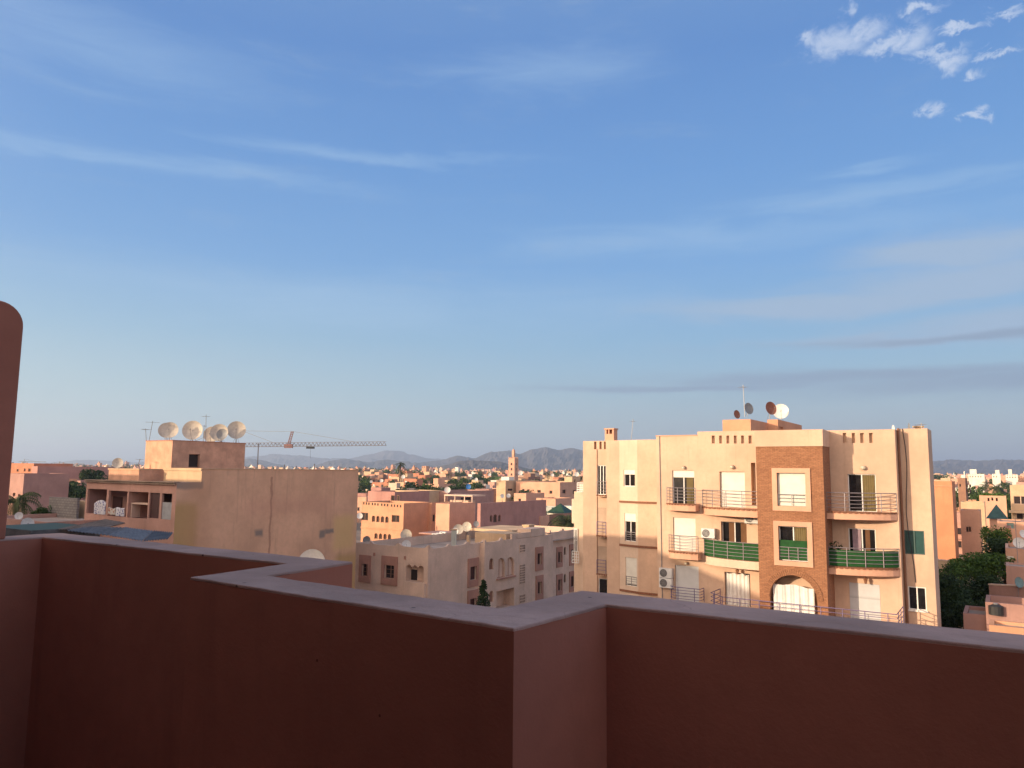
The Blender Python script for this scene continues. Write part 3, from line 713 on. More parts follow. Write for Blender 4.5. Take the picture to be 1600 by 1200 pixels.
def ridge(name, prof, d, depth, label, bot=760, step=6, rough=1.0, seed=0):
    """a mountain range whose skyline passes through the given pixels at distance d"""
    xs = [p[0] for p in prof]; m = MB(); cols = []
    x = xs[0]
    while x <= xs[-1]:
        for (a, ya), (b, yb) in zip(prof, prof[1:]):
            if a <= x <= b: y = ya+(yb-ya)*(0.5-0.5*math.cos(math.pi*(x-a)/(b-a)))*0.5+(yb-ya)*((x-a)/(b-a))*0.5; break
        y += rough*(mn.fractal(Vector((x*0.045, seed, 0)), 1.0, 2.0, 5))+rough*.9*mn.fractal(Vector((x*0.17, seed+9, 0)), .8, 2.0, 4)
        top = P(x, y, d); row = []
        K = 16
        for k in range(-K, K+1):
            f = k/K; off = f*depth
            rid = mn.fractal(Vector((x*0.03+seed, f*2.2, 3.1)), 1.0, 2.0, 4)
            h = max(0.0, 1-abs(f)**0.85); hh = (top.z-7)*h*(1+0.35*rid*(1-h)*2 if abs(f) > 0.01 else 1)
            dx = 60*rid*abs(f)*(depth/1500); hh = max(0.0, hh+(top.z-7)*0.16*min(1, abs(f)*5)*h**0.5*mn.fractal(Vector((x*0.11+seed, f*7, 1.7)), 0.7, 2.1, 4))
            row.append(Vector((top.x*(d+off)/d+dx, d+off, 3+hh)))
        cols.append(row); x += step
    for c0, c1 in zip(cols, cols[1:]):
        for k in range(len(c0)-1): m.face([c0[k], c1[k], c1[k+1], c0[k+1]])
    for c in (cols[0], cols[-1]):
        m.face([c[0]]+c+[c[-1]])
    o = m.build(name, mh); merge(o)
    return tag(o, label, 'hills', kind='structure')
ridge('hills_far', [(-260,722),(-60,724),(60,723),(130,718),(210,721),(330,722),(395,713),(425,709),(470,711),(500,715),(545,716),(580,709),(604,703),(626,704),(640,709),(672,716),(720,718),(790,716),(900,722),(1100,735),(1200,738)],
      9000, 1300, 'palest farthest line of mountains, one broad peak behind the crane jib', rough=1.0, step=4, seed=5)
ridge('hills', [(300,731),(360,722),(383,716),(405,717),(440,726),(480,730),(520,718),(540,716),(575,721),(600,717),(650,722),(690,718),(715,711),(740,715),(765,706),(795,703),(812,708),(832,701),(852,698),(872,702),(892,699),(915,703),(960,708),(1050,716),(1150,718),(1300,722),(1400,719),(1455,720),(1490,717),(1525,719),(1560,717),(1590,718),(1660,721),(1800,719),(1950,730)],
      5200, 1100, 'blue grey mountain ridge rising behind the minaret', rough=1.3, step=3, seed=1)
ridge('low_hill', [(640,737),(672,730),(700,724),(718,719),(740,717),(758,718),(776,719),(800,724),(830,731),(860,737)],
      2600, 420, 'low brown hill just left of the minaret', rough=0.8, step=3, seed=2)
ridge('knoll', [(555,740),(568,735),(580,731),(592,730),(606,735),(622,741)], 2000, 200, 'small dark knoll behind the tall palm', rough=0.4, step=2, seed=3)

# ================================================================== right apartment building
ap = empty('apartment_building', tuple(P(1345, 770, 41.2).xy)+(0,), 'cream four storey apartment block on the right with a brown brick bay and curved balconies', 'building')
WF = Wall(P(1345, 770, 41.2), d=RV)             # main front plane
def sx(px, py, w=WF, o=0): return w.hit(px, py, o)[0]
def zz(px, py, w=WF, o=0): return w.hit(px, py, o)[1]
body = MB()                                     # materials: 0 cream, 1 roof, 2 pale cream
holes = []; later = []
def hole(w, r, dep=0.18, arch=False, back=False, o=0.0):
    q = w.rect(*r, o=o); h = (*q, dep, arch, back); return q, h
zC = zz(1060, 681); zD = zz(1140, 673.5); zE = zz(1350, 671.5)
sC0, sC1, sD1 = sx(1026, 760), sx(1091, 760), sx(1184, 760)
TD = 1.9                                        # projection of the brick bay
sT0, sT1 = sx(1183, 780, o=TD), sx(1288, 780, o=TD)
sE1 = sx(1402, 760)
HC = []; HD = []; HE = []
q_c3, h = hole(WF, (1050.7,735,1085,789)); HC.append(h)
q_c2, h = hole(WF, (1052,809,1087,864)); HC.append(h)
q_c1, h = hole(WF, (1055,884,1092,941)); HC.append(h)
q_d3, h = hole(WF, (1124.7,737,1164,793), 0.25); HD.append(h)
q_d3b, h = hole(WF, (1174,723,1181,790), 0.5, back=True); HD.append(h)
q_d2, h = hole(WF, (1127,815.5,1167,873), 0.3); HD.append(h)
q_d1, h = hole(WF, (1132.5,895,1172.5,955), 0.3); HD.append(h)
for a, b in ((1112,1117),(1123.5,1128),(1135,1139.5),(1146.5,1151),(1158,1162.5),(1169.5,1174.5)):
    q, h = hole(WF, (a,680.5,b,693), 0.22, back=True); HD.append(h)
q_e3, h = hole(WF, (1325,740.6,1369,800)); HE.append(h)
q_e2, h = hole(WF, (1326,826,1369,886)); HE.append(h)
q_e1, h = hole(WF, (1328,912,1376,985), 0.06); HE.append(h)
for a, b in ((1317,1322.5),(1331,1336),(1344,1350),(1358,1364)):
    q, h = hole(WF, (a,676.5,b,692), 0.22, back=True); HE.append(h)
prism(body, WF, sC0, sC1-0.001, 0, -11, 0, zC, HC)
prism(body, WF, sC1, sT1-0.3, 0, -16, 0, zD, HD)
prism(body, WF, sT1-0.299, sE1, 0, -16, 0, zE, HE)
# recessed right end, only a few metres deep
RE = -0.9; WG = WF.off(RE)
sG1 = WG.hit(1449, 672)[0]; zG = WG.hit(1430, 669.5)[1]
q_g2, h1 = hole(WG, (1413.5,829,1444.5,866), 0.10); q_g1, h2 = hole(WG, (1419.5,917,1447.5,953), 0.10)
prism(body, WG, sE1+0.001, sG1, 0, -2.6, 0, zG, [h1, h2])
# recessed left part with a canted bay
WL = Wall(P(1026, 760, 52), d=RV)
sL0, sL1 = WL.hit(911, 690)[0], WL.hit(968, 760)[0]
zL = WL.hit(1000, 687.5)[1]
W2 = WL.off(-0.45); s948 = W2.hit(948, 760)[0]; s948b = WL.hit(948, 760)[0]
hs = [hole(W2, r, 0.2, back=True)[1] for r in ((928,690,932,702),(936.5,690,940,702),(943.5,690,946.5,702))]
q_l3, h = hole(W2, (933,727,947,773), 0.12); hs.append(h)
q_l2, h = hole(W2, (933,793,947.5,835), 0.12); hs.append(h)
q_l1, h = hole(W2, (934,854,948,897), 0.12); hs.append(h)
q_l0, h = hole(W2, (935,904,949,930), 0.12); hs.append(h)
sL0 = W2.hit(911, 690)[0]
prism(body, W2, sL0, s948b+0.05, 0, -9, 0, zL, hs)
prism(body, WL, s948b, sL1-0.001, 0, -9, 0, zL, [])
pb0 = WL.W(sL1, 0, 0); bayo = 0.42; pb1 = Wall(WL.W(0, bayo, 0), d=RV); s996 = pb1.hit(996, 760)[0]; pbm = pb1.W(s996, 0, 0); s1026 = pb1.hit(1027, 760)[0]; pbe = pb1.W(s1026, 0, 0)
WB1 = Wall(pb0, p1=pbm); WB2 = Wall(pbm, p1=pbe)
q_b3, h1 = hole(WB1, (974.5,734,992,760), 0.14); q_b2, h2 = hole(WB1, (976,802,993.5,846), 0.14); q_b1, h3 = hole(WB1, (977.5,871.5,995,916), 0.14)
front(body, WB1, 0, WB1.L, 0, zL, [h1, h2, h3], 2); front(body, WB2, 0, WB2.L, 0, zL, [], 0)  # paler render on the left facet paints in its fuller sunlight
bk0, bk1 = WL.W(sL1, -9, 0), WL.W(s1026, -9, 0); Z = lambda p, z: Vector((p.x, p.y, z))
body.face([Z(pb0, zL), Z(pbm, zL), Z(pbm, zL)-FV*-0.25, Z(pb0, zL)+FV*0.25], 0)
body.face([Z(pbm, zL), Z(pbe, zL), Z(pbe, zL)+FV*0.25, Z(pbm, zL)+FV*0.25], 0)
body.face([Z(pb0, zL-.9)+FV*0.25, Z(pbm, zL-.9)+FV*0.25, Z(pbm, zL)+FV*0.25, Z(pb0, zL)+FV*0.25], 0)
body.face([Z(pbm, zL-.9)+FV*0.25, Z(pbe, zL-.9)+FV*0.25, Z(pbe, zL)+FV*0.25, Z(pbm, zL)+FV*0.25], 0)
body.face([Z(pb0, zL-.9), Z(pbm, zL-.9), Z(pbe, zL-.9), Z(bk1, zL-.9), Z(bk0, zL-.9)], 1)
body.face([Z(bk1, 0), Z(bk0, 0), Z(bk0, zL), Z(bk1, zL)], 0); body.face([Z(pbe,0), Z(bk1,0), Z(bk1,zL), Z(pbe,zL)], 0)
# side bay at the far left, lower and slightly bulging
W3 = WL.off(-2.2); sa, sb = W3.hit(897, 820)[0], W3.hit(915, 820)[0]; zs = W3.hit(904, 768)[1]
prism(body, W3, sa, sb, 0, -5, 0, zs, [], 2, par=0)
W4 = WL.off(-3.6); prism(body, W4, W4.hit(906, 760)[0], W4.hit(916, 760)[0], 0, -3, zs, W4.hit(906, 756)[1], [], 2, par=0)
body.build('wall', [M_cream, M_roof, M_creamL], ap)
# curved hood on the side bay
m = MB(); cc = W3.W(sa+0.1, -0.9, 0)
for k in range(10):
    a0, a1 = [math.pi*(0.5+e/10) for e in (k, k+1)]
    p0 = cc+RV*math.cos(a0)*0.62-FV*math.sin(a0)*0.9; p1 = cc+RV*math.cos(a1)*0.62-FV*math.sin(a1)*0.9
    z0 = W3.hit(900, 818)[1]; z1 = W3.hit(900, 780)[1]
    m.face([Z(p0, z0), Z(p1, z0), Z(p1, z1), Z(p0, z1)]); m.face([Z(cc, z1), Z(p0, z1), Z(p1, z1)]); m.face([Z(cc, z0), Z(p1, z0), Z(p0, z0)])
m.build('bay_hood', M_creamL, ap)
for yy0, yy1, xx0, xx1 in ((755,769,905.5,911),(862,880,897.5,904)):
    a, b, c, d = W3.rect(xx0, yy0, xx1, yy1, o=0.4); m = MB()
    for k in range(5):
        z = c+(d-c)*k/4; m.wbox(W3, a-0.2, b, z, z+0.05, 0.36, 0.42)
    for k in range(4): x = a-0.2+(b-a+0.2)*k/3; m.wbox(W3, x-0.02, x+0.02, c, d, 0.37, 0.41)
    m.build('white_grille', M_whitef, ap)
a, b, c, d = W3.rect(897.5, 826, 903, 862, o=0.02)
unit(ap, W3, (a, b, c, d), dep=-0.05, n=1, grid=(2, 2), bar=0.06)
# window units
unit(ap, WF, q_c3, 0.18, 2, shutter=0.19, curtain=[(M_curtg, 0.62, 0.95)])
unit(ap, WF, q_c2, 0.18, 1, shutter=0.97); unit(ap, WF, q_c1, 0.18, 1, shutter=0.97, shut=M_shutg)
unit(ap, WF, q_d3, 0.25, 1, shutter=0.97)
unit(ap, WF, q_d2, 0.30, 2, curtain=[(M_curt, 0.24, 0.47), (M_curt, 0.74, 0.98)], label='window with brown curtains behind the green balcony screen')
w1 = unit(ap, WF, q_d1, 0.30, 1)
m = MB(); N = 40; a, b, c, d = q_d1
for k in range(N):
    u0, u1 = a+(b-a)*(0.06+0.88*k/N), a+(b-a)*(0.06+0.88*(k+1)/N)
    o0, o1 = [-0.16+0.035*math.sin((k+e)*0.9)+0.02*math.sin((k+e)*2.3) for e in (0, 1)]
    m.face([WF.W(u0,o0,c+0.1), WF.W(u1,o1,c+0.1), WF.W(u1,o1*0.5-0.06,d-0.07-0.03*math.sin(k*0.4)), WF.W(u0,o0*0.5-0.06,d-0.07-0.03*math.sin((k-1)*0.4))])
o = m.build('hanging_sheet', M_sheet, w1, smoothf=True); merge(o)
unit(ap, WF, q_e3, 0.18, 2, curtain=[(M_curtg, 0.52, 0.98)], label='balcony door with an olive curtain')
unit(ap, WF, q_e2, 0.18, 2, curtain=[(M_curtl, 0.12, 0.45), (M_curt, 0.62, 0.80)], label='balcony door with a lilac curtain')
m = MB(); a, b, c, d = q_e1; m.wbox(WF, a+0.01, b-0.01, c+0.01, d-0.01, -0.07, -0.03); m.build('door', slats('pale_grey_door', (0.50,0.50,0.50), 1.2), ap)
tg = plain('teal_glass', (0.035, 0.085, 0.08), 0.12)
unit(ap, WG, q_g2, 0.05, 2, frame=plain('teal_frame', (0.05,0.10,0.09), 0.5), pane=tg, label='teal glazed balcony window'); unit(ap, WG, q_g1, 0.07, 2)
m = MB(); a, b, c, d = q_g1; m.wbox(WG, a-0.06, b+0.06, c-0.09, c-0.005, 0.001, 0.09); m.build('window_sill', M_whitef, ap)
unit(ap, W2, q_l3, 0.12, 3, grid=None); unit(ap, W2, q_l2, 0.12, 1, shutter=0.98, shut=stucco('sand_shutter', (0.5,0.36,0.26)))
unit(ap, W2, q_l1, 0.12, 1, shutter=0.98, shut=stucco('sand_shutter', (0.5,0.36,0.26))); unit(ap, W2, q_l0, 0.12, 1)
unit(ap, WB1, q_b3, 0.14, 2, shutter=0.26); unit(ap, WB1, q_b2, 0.14, 2, shutter=0.28); unit(ap, WB1, q_b1, 0.14, 1, shutter=0.92)
for q in (q_b2, q_b1): railing(ap, WB1, [(q[0]+0.03, -0.04), (q[1]-0.03, -0.04)], q[2]+0.02, q[2]+0.62, 4, M_rail, posts=2, name='window_rail')
# cornice bands round the bay
for (y0, y1) in ((782, 785.5), (849.5, 853), (920, 923)):
    z1 = WL.hit(970, y0)[1]; z0 = z1-0.14; m = MB()
    m.wbox(WB1, 0.0, WB1.L, z0, z1, 0.002, 0.07); m.wbox(WB2, 0.0, WB2.L, z0, z1, 0.002, 0.07)
    m.build('cornice_band', M_tile, ap)
# thin cornice caps on the parapets
m = MB()
m.wbox(WF, sC0-0.03, sC1-0.03, zC+0.001, zC+0.05, -0.26, 0.04); m.build('parapet_cap', M_peach, ap)
# balconies (main front)
def prof_px(pts, w=WF): return pts
def zt(px, py, o): return WF.hit(px, py, o)[1]
sa, sb = sx(1044, 790), sx(1092, 790)
balcony(ap, WF, [(sa, 0.25), (sa+.15, .55), (sa+0.5, 0.75), (sb-0.35, 0.85), (sb+0.05, 0.75)], zt(1068,787.5,0.8), 0.42, 0.95, M_peach)
balcony(ap, WF, [(sa+.1, 0.25), (sa+.25, .55), (sa+0.6, 0.75), (sb-0.25, 0.85), (sb+0.15, 0.75)], zt(1070,863,0.8), 0.42, 0.95, M_peach)
railing(ap, WF, [(sa+.2, 0.15), (sa+.3, .55), (sa+0.6, 0.75), (sb+0.25, 0.75), (sb+0.25, 0.1)], zt(1072,941,0.8), zt(1072,919,0.8), 5, M_railp)
sd0 = sx(1098, 790)
def bigprof(s0, s1, od, rev=False):
    N = 12; out = []
    for k in range(N+1):
        t = k/N; o = od*(math.sin(math.pi/2*min(1, t*1.02))**0.62)
        out.append((s0+(s1-s0)*t, max(0.05, o)))
    if rev: out = [(s0+s1-a, o) for a, o in out[::-1]]
    return out
s_tl = sx(1183, 800, o=TD)                        # left flank of the brick bay
balcony(ap, WF, bigprof(sd0, s_tl-0.02, 1.35), zt(1150,795,1.2), 0.45, 1.0, M_peach, label='bare curved balcony left of the brick bay')
balcony(ap, WF, bigprof(sd0+0.05, s_tl-0.02, 1.35), zt(1150,875.5,1.2), 0.45, 1.0, M_creamL, screen=(M_green, 0.0), tile=False, lip=M_creamL, label='curved balcony with a green screen left of the brick bay')
s_tr = sx(1288, 800, o=TD); se1 = sx(1401, 800)
balcony(ap, WF, bigprof(s_tr+0.02, se1+0.02, 1.35, True), zt(1340,800.5,1.2), 0.40, 1.0, M_peach, label='bare curved balcony right of the brick bay')
balcony(ap, WF, bigprof(s_tr+0.02, se1+0.02, 1.35, True), zt(1340,887.5,1.2), 0.40, 1.0, M_peach, screen=(M_green, -0.12), label='curved balcony with a dark green screen right of the brick bay')
# long first-floor terrace rail
z_r0 = zt(1250, 969, TD+1.0); z_r1 = zt(1250, 945, TD+1.0)
m = MB(); pr = [(sx(1106,930,o=TD+.4), 0.1), (sx(1106,930,o=TD+.4), TD-0.1), (sx(1130,935,o=TD+1), TD+1.0), (sx(1401,955,o=TD+1.0), TD+1.0), (sx(1401,955,o=TD+1.0), 0.2)]
for (a, o), (c2, d2) in zip(pr, pr[1:]): pass
m.hexa([WF.W(pr[0][0],pr[2][1],z_r0-0.4), WF.W(pr[3][0],pr[2][1],z_r0-0.4), WF.W(pr[3][0],0.001,z_r0-0.4), WF.W(pr[0][0],0.001,z_r0-0.4)],
       [WF.W(pr[0][0],pr[2][1],z_r0-0.1), WF.W(pr[3][0],pr[2][1],z_r0-0.1), WF.W(pr[3][0],0.001,z_r0-0.1), WF.W(pr[0][0],0.001,z_r0-0.1)])
lt = m.build('balcony', M_cream, ap); lt['label'] = 'long lowest balcony with a violet rail'
railing(lt, WF, pr, z_r0-0.1, z_r1, 4, M_railp)
# left recess balconies
for y, ty, mt in ((755,773.5,M_rail),(816,837,M_railp),(875,897,M_railp)):
    a, b = W2.hit(931.5, y, o=0.5)[0], W2.hit(948.5, y, o=0.5)[0]; zb = W2.hit(940, ty, o=0.5)[1]
    balcony(ap, W2, [(a, 0.45), (b-0.12, 0.5)], zb, 0.12, 0.95, M_cream, rmat=mt, nb=4)
# brick bay
bt = MB(); WT = WF.off(TD); zb = WT.hit(1235, 697.5)[1]
fr3 = WT.rect(1207.5,731,1265,797.5); h3 = WT.rect(1214.5,739,1259,791)
fr2 = WT.rect(1210,815.5,1270,886); h2 = WT.rect(1217,822.5,1262,877)
ar = WT.rect(1203,899,1277,975)
WTR = Wall(WT.W(sT1, 0, 0), d=FV)
prism(bt, WT, sT0, sT1, 0, -TD+0.001, 0, zb, [(*h3, 0.22), (*h2, 0.22), (*ar, 1.0, True)], par=0, rmi=0)
bo = bt.build('brick_bay', M_brick, ap)
m = MB(); zt1 = WT.hit(1235, 672.5)[1]
m.wbox(WT, sT0-0.04, sT1+0.04, zb+0.001, zt1, -TD+0.002, 0.05); m.build('bay_cap', M_cream, ap)
for (q, f) in ((h3, fr3), (h2, fr2)): surround(ap, WT, q, M_peach, fw=0.26, pr=0.07)
u = unit(ap, WT, h3, 0.22, 1, shutter=0.97)
railing(ap, WT, [(h3[0]+.02, 0.0), (h3[1]-.02, 0.0)], h3[2]+0.05, h3[2]+0.62, 3, M_steel, posts=2, name='window_rail')
u = unit(ap, WT, h2, 0.22, 2, curtain=[(M_curtg, 0.53, 0.98)])
railing(ap, WT, [(h2[0]+.02, 0.0), (h2[1]-.02, 0.0)], h2[2]+0.06, h2[2]+0.72, 4, M_rail, posts=3, screen=(M_green, 0.38), name='window_rail')
m = MB(); a, b, c, d = ar; mm = (a+b)/2; R = (b-a)/2                                 # brick ring round the arch
for k in range(40):
    t0, t1 = math.pi*k/40, math.pi*(k+1)/40-0.012
    q = [WT.W(mm-rr*math.cos(t), 0.004, d-R+rr*math.sin(t)) for rr, t in ((R+.01,t0),(R+.30,t0),(R+.30,t1),(R+.01,t1))]
    q2 = [p+WT.n*0.035 for p in q]; m.hexa(q, q2)
m.build('arch_ring', M_brick, ap)
m = MB(); m.wbox(WT, a, b, 0, d, -0.995, -0.9); m.build('arch_back_wall', M_cream, ap)
m = MB(); N = 48                                                                       # white cloth slung across the arch
for k in range(N):
    def col(kk):
        t = kk/N; s = a+0.12+(b-a-0.3)*t; top = d-0.42*R-0.05*math.sin(t*9)-0.10*t
        o = -0.28+0.05*math.sin(kk*0.7)+0.03*math.sin(kk*1.9+1); return [WT.W(s, o*0.4-0.1, top), WT.W(s, o-0.02*math.sin(kk*.5), top-0.5), WT.W(s, o+0.05*math.sin(kk*0.33), top-1.15), WT.W(s, o, c+0.1)]
    x, y = col(k), col(k+1)
    for j in range(3): m.face([x[j+1], y[j+1], y[j], x[j]])
o = m.build('slung_cloth', M_sheet, ap, smoothf=True); merge(o)
# down pipes and wall cables
m = MB(); s = sE1+0.08
m.path([WG.W(s, 0.10, zG+0.02), WG.W(s+0.02, 0.10, 6), WG.W(s+0.02, 0.10, 0.1)], 0.06, 8); m.build('drain_pipe', M_pipe, ap)
m = MB(); s = sE1+0.28
m.path([WG.W(s, 0.05, zG)]+[WG.W(s+0.10*math.sin(k*0.9)+0.02*k, 0.05, zG-k*0.9) for k in range(1, 10)], 0.02, 4); m.build('wall_cable', M_black, ap)
m = MB(); s = sx(1031.5, 760); m.path([WF.W(s, 0.03, zC), WF.W(s+0.05, 0.03, 10), WF.W(s+0.08, 0.03, 4)], 0.025, 5); m.build('drain_pipe', M_steel, ap)
m = MB(); q0 = W2.W(s948-0.75, 0.03, W2.hit(937, 702)[1]); m.path([q0, Z(q0, 3)], 0.022, 4); m.build('wall_cable', M_pipe, ap)
# globe lamps over the balcony doors
for (x, y, r) in ((1068,731,0.11),(1143.7,730,0.13),(1348.5,731,0.14),(1072,880.5,0.10)):
    q = WF.hit(x, y, 0.12); m = MB(); m.sphere(WF.W(q[0], 0.12, q[1]), r, sq=(1,1,0.85)); lo = m.build('wall_lamp', M_lamp, ap, smoothf=True)
    m = MB(); m.wbox(WF, q[0]-0.06, q[0]+0.06, q[1]+r*0.5, q[1]+r*0.5+0.05, 0.001, 0.16); m.build('lamp_bracket', M_pipe, lo)
for (x, y) in ((1152,893.5),(1352.5,908)):
    q = WF.hit(x, y, 0.35); m = MB(); c0 = WF.W(q[0], 0.35, q[1])
    m.tube(c0-Vector((0,0,0.14)), c0+Vector((0,0,0.08)), 0.05, 6, r2=0.10); m.tube(c0+Vector((0,0,0.08)), c0+Vector((0,0,0.18)), 0.11, 6, r2=0.02); m.tube(c0+Vector((0,0,0.18)), c0+Vector((0,0,0.45)), 0.012, 4)
    m.build('hanging_lantern', M_pipe, ap)
# chimney
m = MB(); c0, c1 = WL.hit(945, 680, -1.2)[0], WL.hit(959, 680, -1.2)[0]; zc = WL.hit(952, 669, -1.2)[1]
wc = WL.off(-1.2)
m.wbox(wc, c0, c1, zL-0.85, zc-0.42, -0.62, 0)
for (x0, x1, y0, y1) in ((c0,c0+.13,-.62,0),(c1-.13,c1,-.62,0),(c0+.13,c1-.13,-.62,-.5)): m.wbox(wc, x0, x1, zc-0.42+.001, zc-0.1, y0, y1)
m.wbox(wc, c0+.28, c0+.36, zc-0.42+.001, zc-0.1, -.12, 0)
m.wbox(wc, c0-.05, c1+.05, zc-0.099, zc, -.67, .05); m.build('chimney', M_peach, ap)
# roof rooms
W5 = WF.off(-4.0); a, b = W5.hit(1129, 664)[0], W5.hit(1173, 664)[0]; z = W5.hit(1150, 655.5)[1]
m = MB(); prism(m, W5, a, b, 0, -5.6, zD-0.9+.002, z, [], par=0, rmi=0)
W6 = WF.off(-8.1); a6, b6 = b+0.001, W6.hit(1215.5, 664)[0]; z6 = W6.hit(1205, 655.5)[1]
W6R = Wall(W6.W(b6, 0, 0), d=FV); hr = W6R.rect(1217.5, 667, 1224, 673)
prism(m, W6, a6, b6, 0, -7.3, zD-0.9+.002, z6, [], par=0, rmi=0, rholes=[(*hr, .15, False, True)], rw=W6R)
m.build('roof_room', M_orange, ap)
ZR5, ZR6 = z, z6
# ================================================================== left building with the blank wall
lb = empty('party_wall_building', tuple(P(276, 790, 50).xy)+(0,), 'shaded salmon building with a huge blank side wall, a loggia and a roof room', 'building')
C0 = P(276, 760, 50)
LF = Wall((C0.x, C0.y), d=RV)                    # loggia front (s < 0 goes left)
LR = Wall((C0.x, C0.y), d=FV)                    # blank party wall
s_l = LF.hit(133, 790)[0]; u_r = LR.hit(558, 800)[0]; u_st = LR.hit(315, 745)[0]
z_roof = LF.hit(270, 753.5)[1]; z_par = LR.hit(383, 733.5)[1]
def ux(x, y): return LR.hit(x, y)
def pt(x0, x1, y0, y1): a, d = ux(x0, (y0+y1)/2); b, _ = ux(x1, (y0+y1)/2); _, c = ux((x0+x1)/2, y1); _, e = ux((x0+x1)/2, y0); return a, b, c, e
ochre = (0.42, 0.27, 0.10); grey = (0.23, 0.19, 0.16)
pa = [(*pt(256,306,786,900), 0.35, ochre, 0.75), (*pt(262,318,752,764), 0.12, grey, 0.8), (*pt(524,600,862,920), 0.4, ochre, 0.7), (*pt(521,553,806,858), 0.45, (0.62,0.42,0.18), 0.7),  # brighter ochre patch at the far end paints in reflected window glow
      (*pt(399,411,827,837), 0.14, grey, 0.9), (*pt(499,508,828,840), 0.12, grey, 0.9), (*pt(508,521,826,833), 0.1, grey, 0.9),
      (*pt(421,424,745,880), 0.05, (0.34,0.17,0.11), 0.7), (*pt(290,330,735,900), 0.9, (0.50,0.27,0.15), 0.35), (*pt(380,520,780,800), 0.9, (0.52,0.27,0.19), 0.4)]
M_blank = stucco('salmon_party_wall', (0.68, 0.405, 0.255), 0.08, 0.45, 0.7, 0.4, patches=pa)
m = MB()
lr = []
for (x0,y0,x1,y1) in ((136,764,166,803),(169,767,198,807),(200,768.5,231,810),(233,770,249,810),(252,771,268,812)):
    a, b, c, d = LF.rect(x0, y0, x1, y1); lr.append((a, b, c, d))
LD = 1.5
front(m, LF, s_l, 0, 0, z_roof, [(*q, 0.16) for q in lr], 0)
m.face([LF.W(0,0,z_roof), LF.W(0,-u_st,z_roof), LF.W(s_l,-u_st,z_roof), LF.W(s_l,0,z_roof)], 1)
m.face([LF.W(s_l,-16,0), LF.W(s_l,0,0), LF.W(s_l,0,z_roof), LF.W(s_l,-16,z_roof)], 2)
m.face([LF.W(s_l,-u_st,z_roof), LF.W(0,-u_st,z_roof), LF.W(0,-16,z_roof), LF.W(s_l,-16,z_roof)], 1)
m.face([LF.W(s_l,-u_r,0), LF.W(0,-u_r,0), LF.W(0,-u_r,z_par), LF.W(s_l,-u_r,z_par)], 0)
# loggia inside: back wall, end walls, ceiling and floor
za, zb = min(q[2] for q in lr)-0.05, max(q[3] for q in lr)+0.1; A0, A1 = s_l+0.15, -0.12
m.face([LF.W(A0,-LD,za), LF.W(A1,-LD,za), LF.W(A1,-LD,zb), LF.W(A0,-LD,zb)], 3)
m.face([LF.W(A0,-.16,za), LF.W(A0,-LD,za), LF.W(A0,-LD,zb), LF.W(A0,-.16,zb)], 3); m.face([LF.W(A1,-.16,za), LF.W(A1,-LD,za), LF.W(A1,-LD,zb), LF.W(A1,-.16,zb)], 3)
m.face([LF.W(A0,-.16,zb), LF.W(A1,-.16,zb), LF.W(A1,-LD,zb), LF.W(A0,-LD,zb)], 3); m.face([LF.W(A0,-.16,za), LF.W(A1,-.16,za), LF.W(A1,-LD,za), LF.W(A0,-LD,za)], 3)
for k in (2, 3):
    s_ = (lr[k-1][1]+lr[k][0])/2+0.02; m.wbox(LF, s_, s_+0.1, za+.005, zb-.005, -LD+.005, -0.165)
m.build('wall', [M_pink, M_roof, M_sand, M_mauve], lb)  # darker mauve inside puts the loggia's shade into the colour
m = MB()
# party wall: low at the front, stepping up to the parapet
front(m, LR, 0, u_st, 0, z_roof, [], 0); front(m, LR, u_st, u_r, 0, z_par, [], 0)
m.face([LR.W(u_st,0,z_par), LR.W(u_r,0,z_par), LR.W(u_r,-0.3,z_par), LR.W(u_st,-0.3,z_par)], 0)
m.face([LR.W(u_st+.001,-0.3,z_roof), LR.W(u_r,-0.3,z_roof), LR.W(u_r,-0.3,z_par), LR.W(u_st+.001,-0.3,z_par)], 0)
m.face([LR.W(u_r,0,z_par), LR.W(u_r,0,0), LR.W(u_r,-0.3,0), LR.W(u_r,-0.3,z_par)], 0)
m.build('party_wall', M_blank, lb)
m = MB(); m.wbox(LR, u_st-.02, u_r+.04, z_par+.001, z_par+.05, -.33, .05); m.build('parapet_cap', M_sand, lb)
# sunlit front parapet of the upper roof and its cap
LP = LF.off(-u_st); a = LP.hit(256, 742)[0]
m = MB(); m.wbox(LP, a, -0.001, z_roof+.001, z_par-.001, -0.28, 0.0)
m.build('front_parapet', M_sand, lb)
m = MB(); m.wbox(LP, a-.04, -0.002, z_par-.12, z_par+.06, 0.002, 0.06); m.build('parapet_cap', M_sand, lb)
# tiled cornice over the loggia
m = MB(); N = 46; L = -s_l
for k in range(N):
    a, b = s_l+L*k/N, s_l+L*(k+0.8)/N
    m.hexa([LF.W(a,0.16,z_roof-.17), LF.W(b,0.16,z_roof-.17), LF.W(b,0.001,z_roof-.13), LF.W(a,0.001,z_roof-.13)], [LF.W(a,0.17,z_roof-.10), LF.W(b,0.17,z_roof-.10), LF.W(b,0.001,z_roof-.04), LF.W(a,0.001,z_roof-.04)])
m.wbox(LF, s_l-.05, 0.0, z_roof-.035, z_roof+.03, -.25, .20)
m.build('cornice', stucco('weathered_tile', (0.36,0.26,0.19), .15, .6), lb)
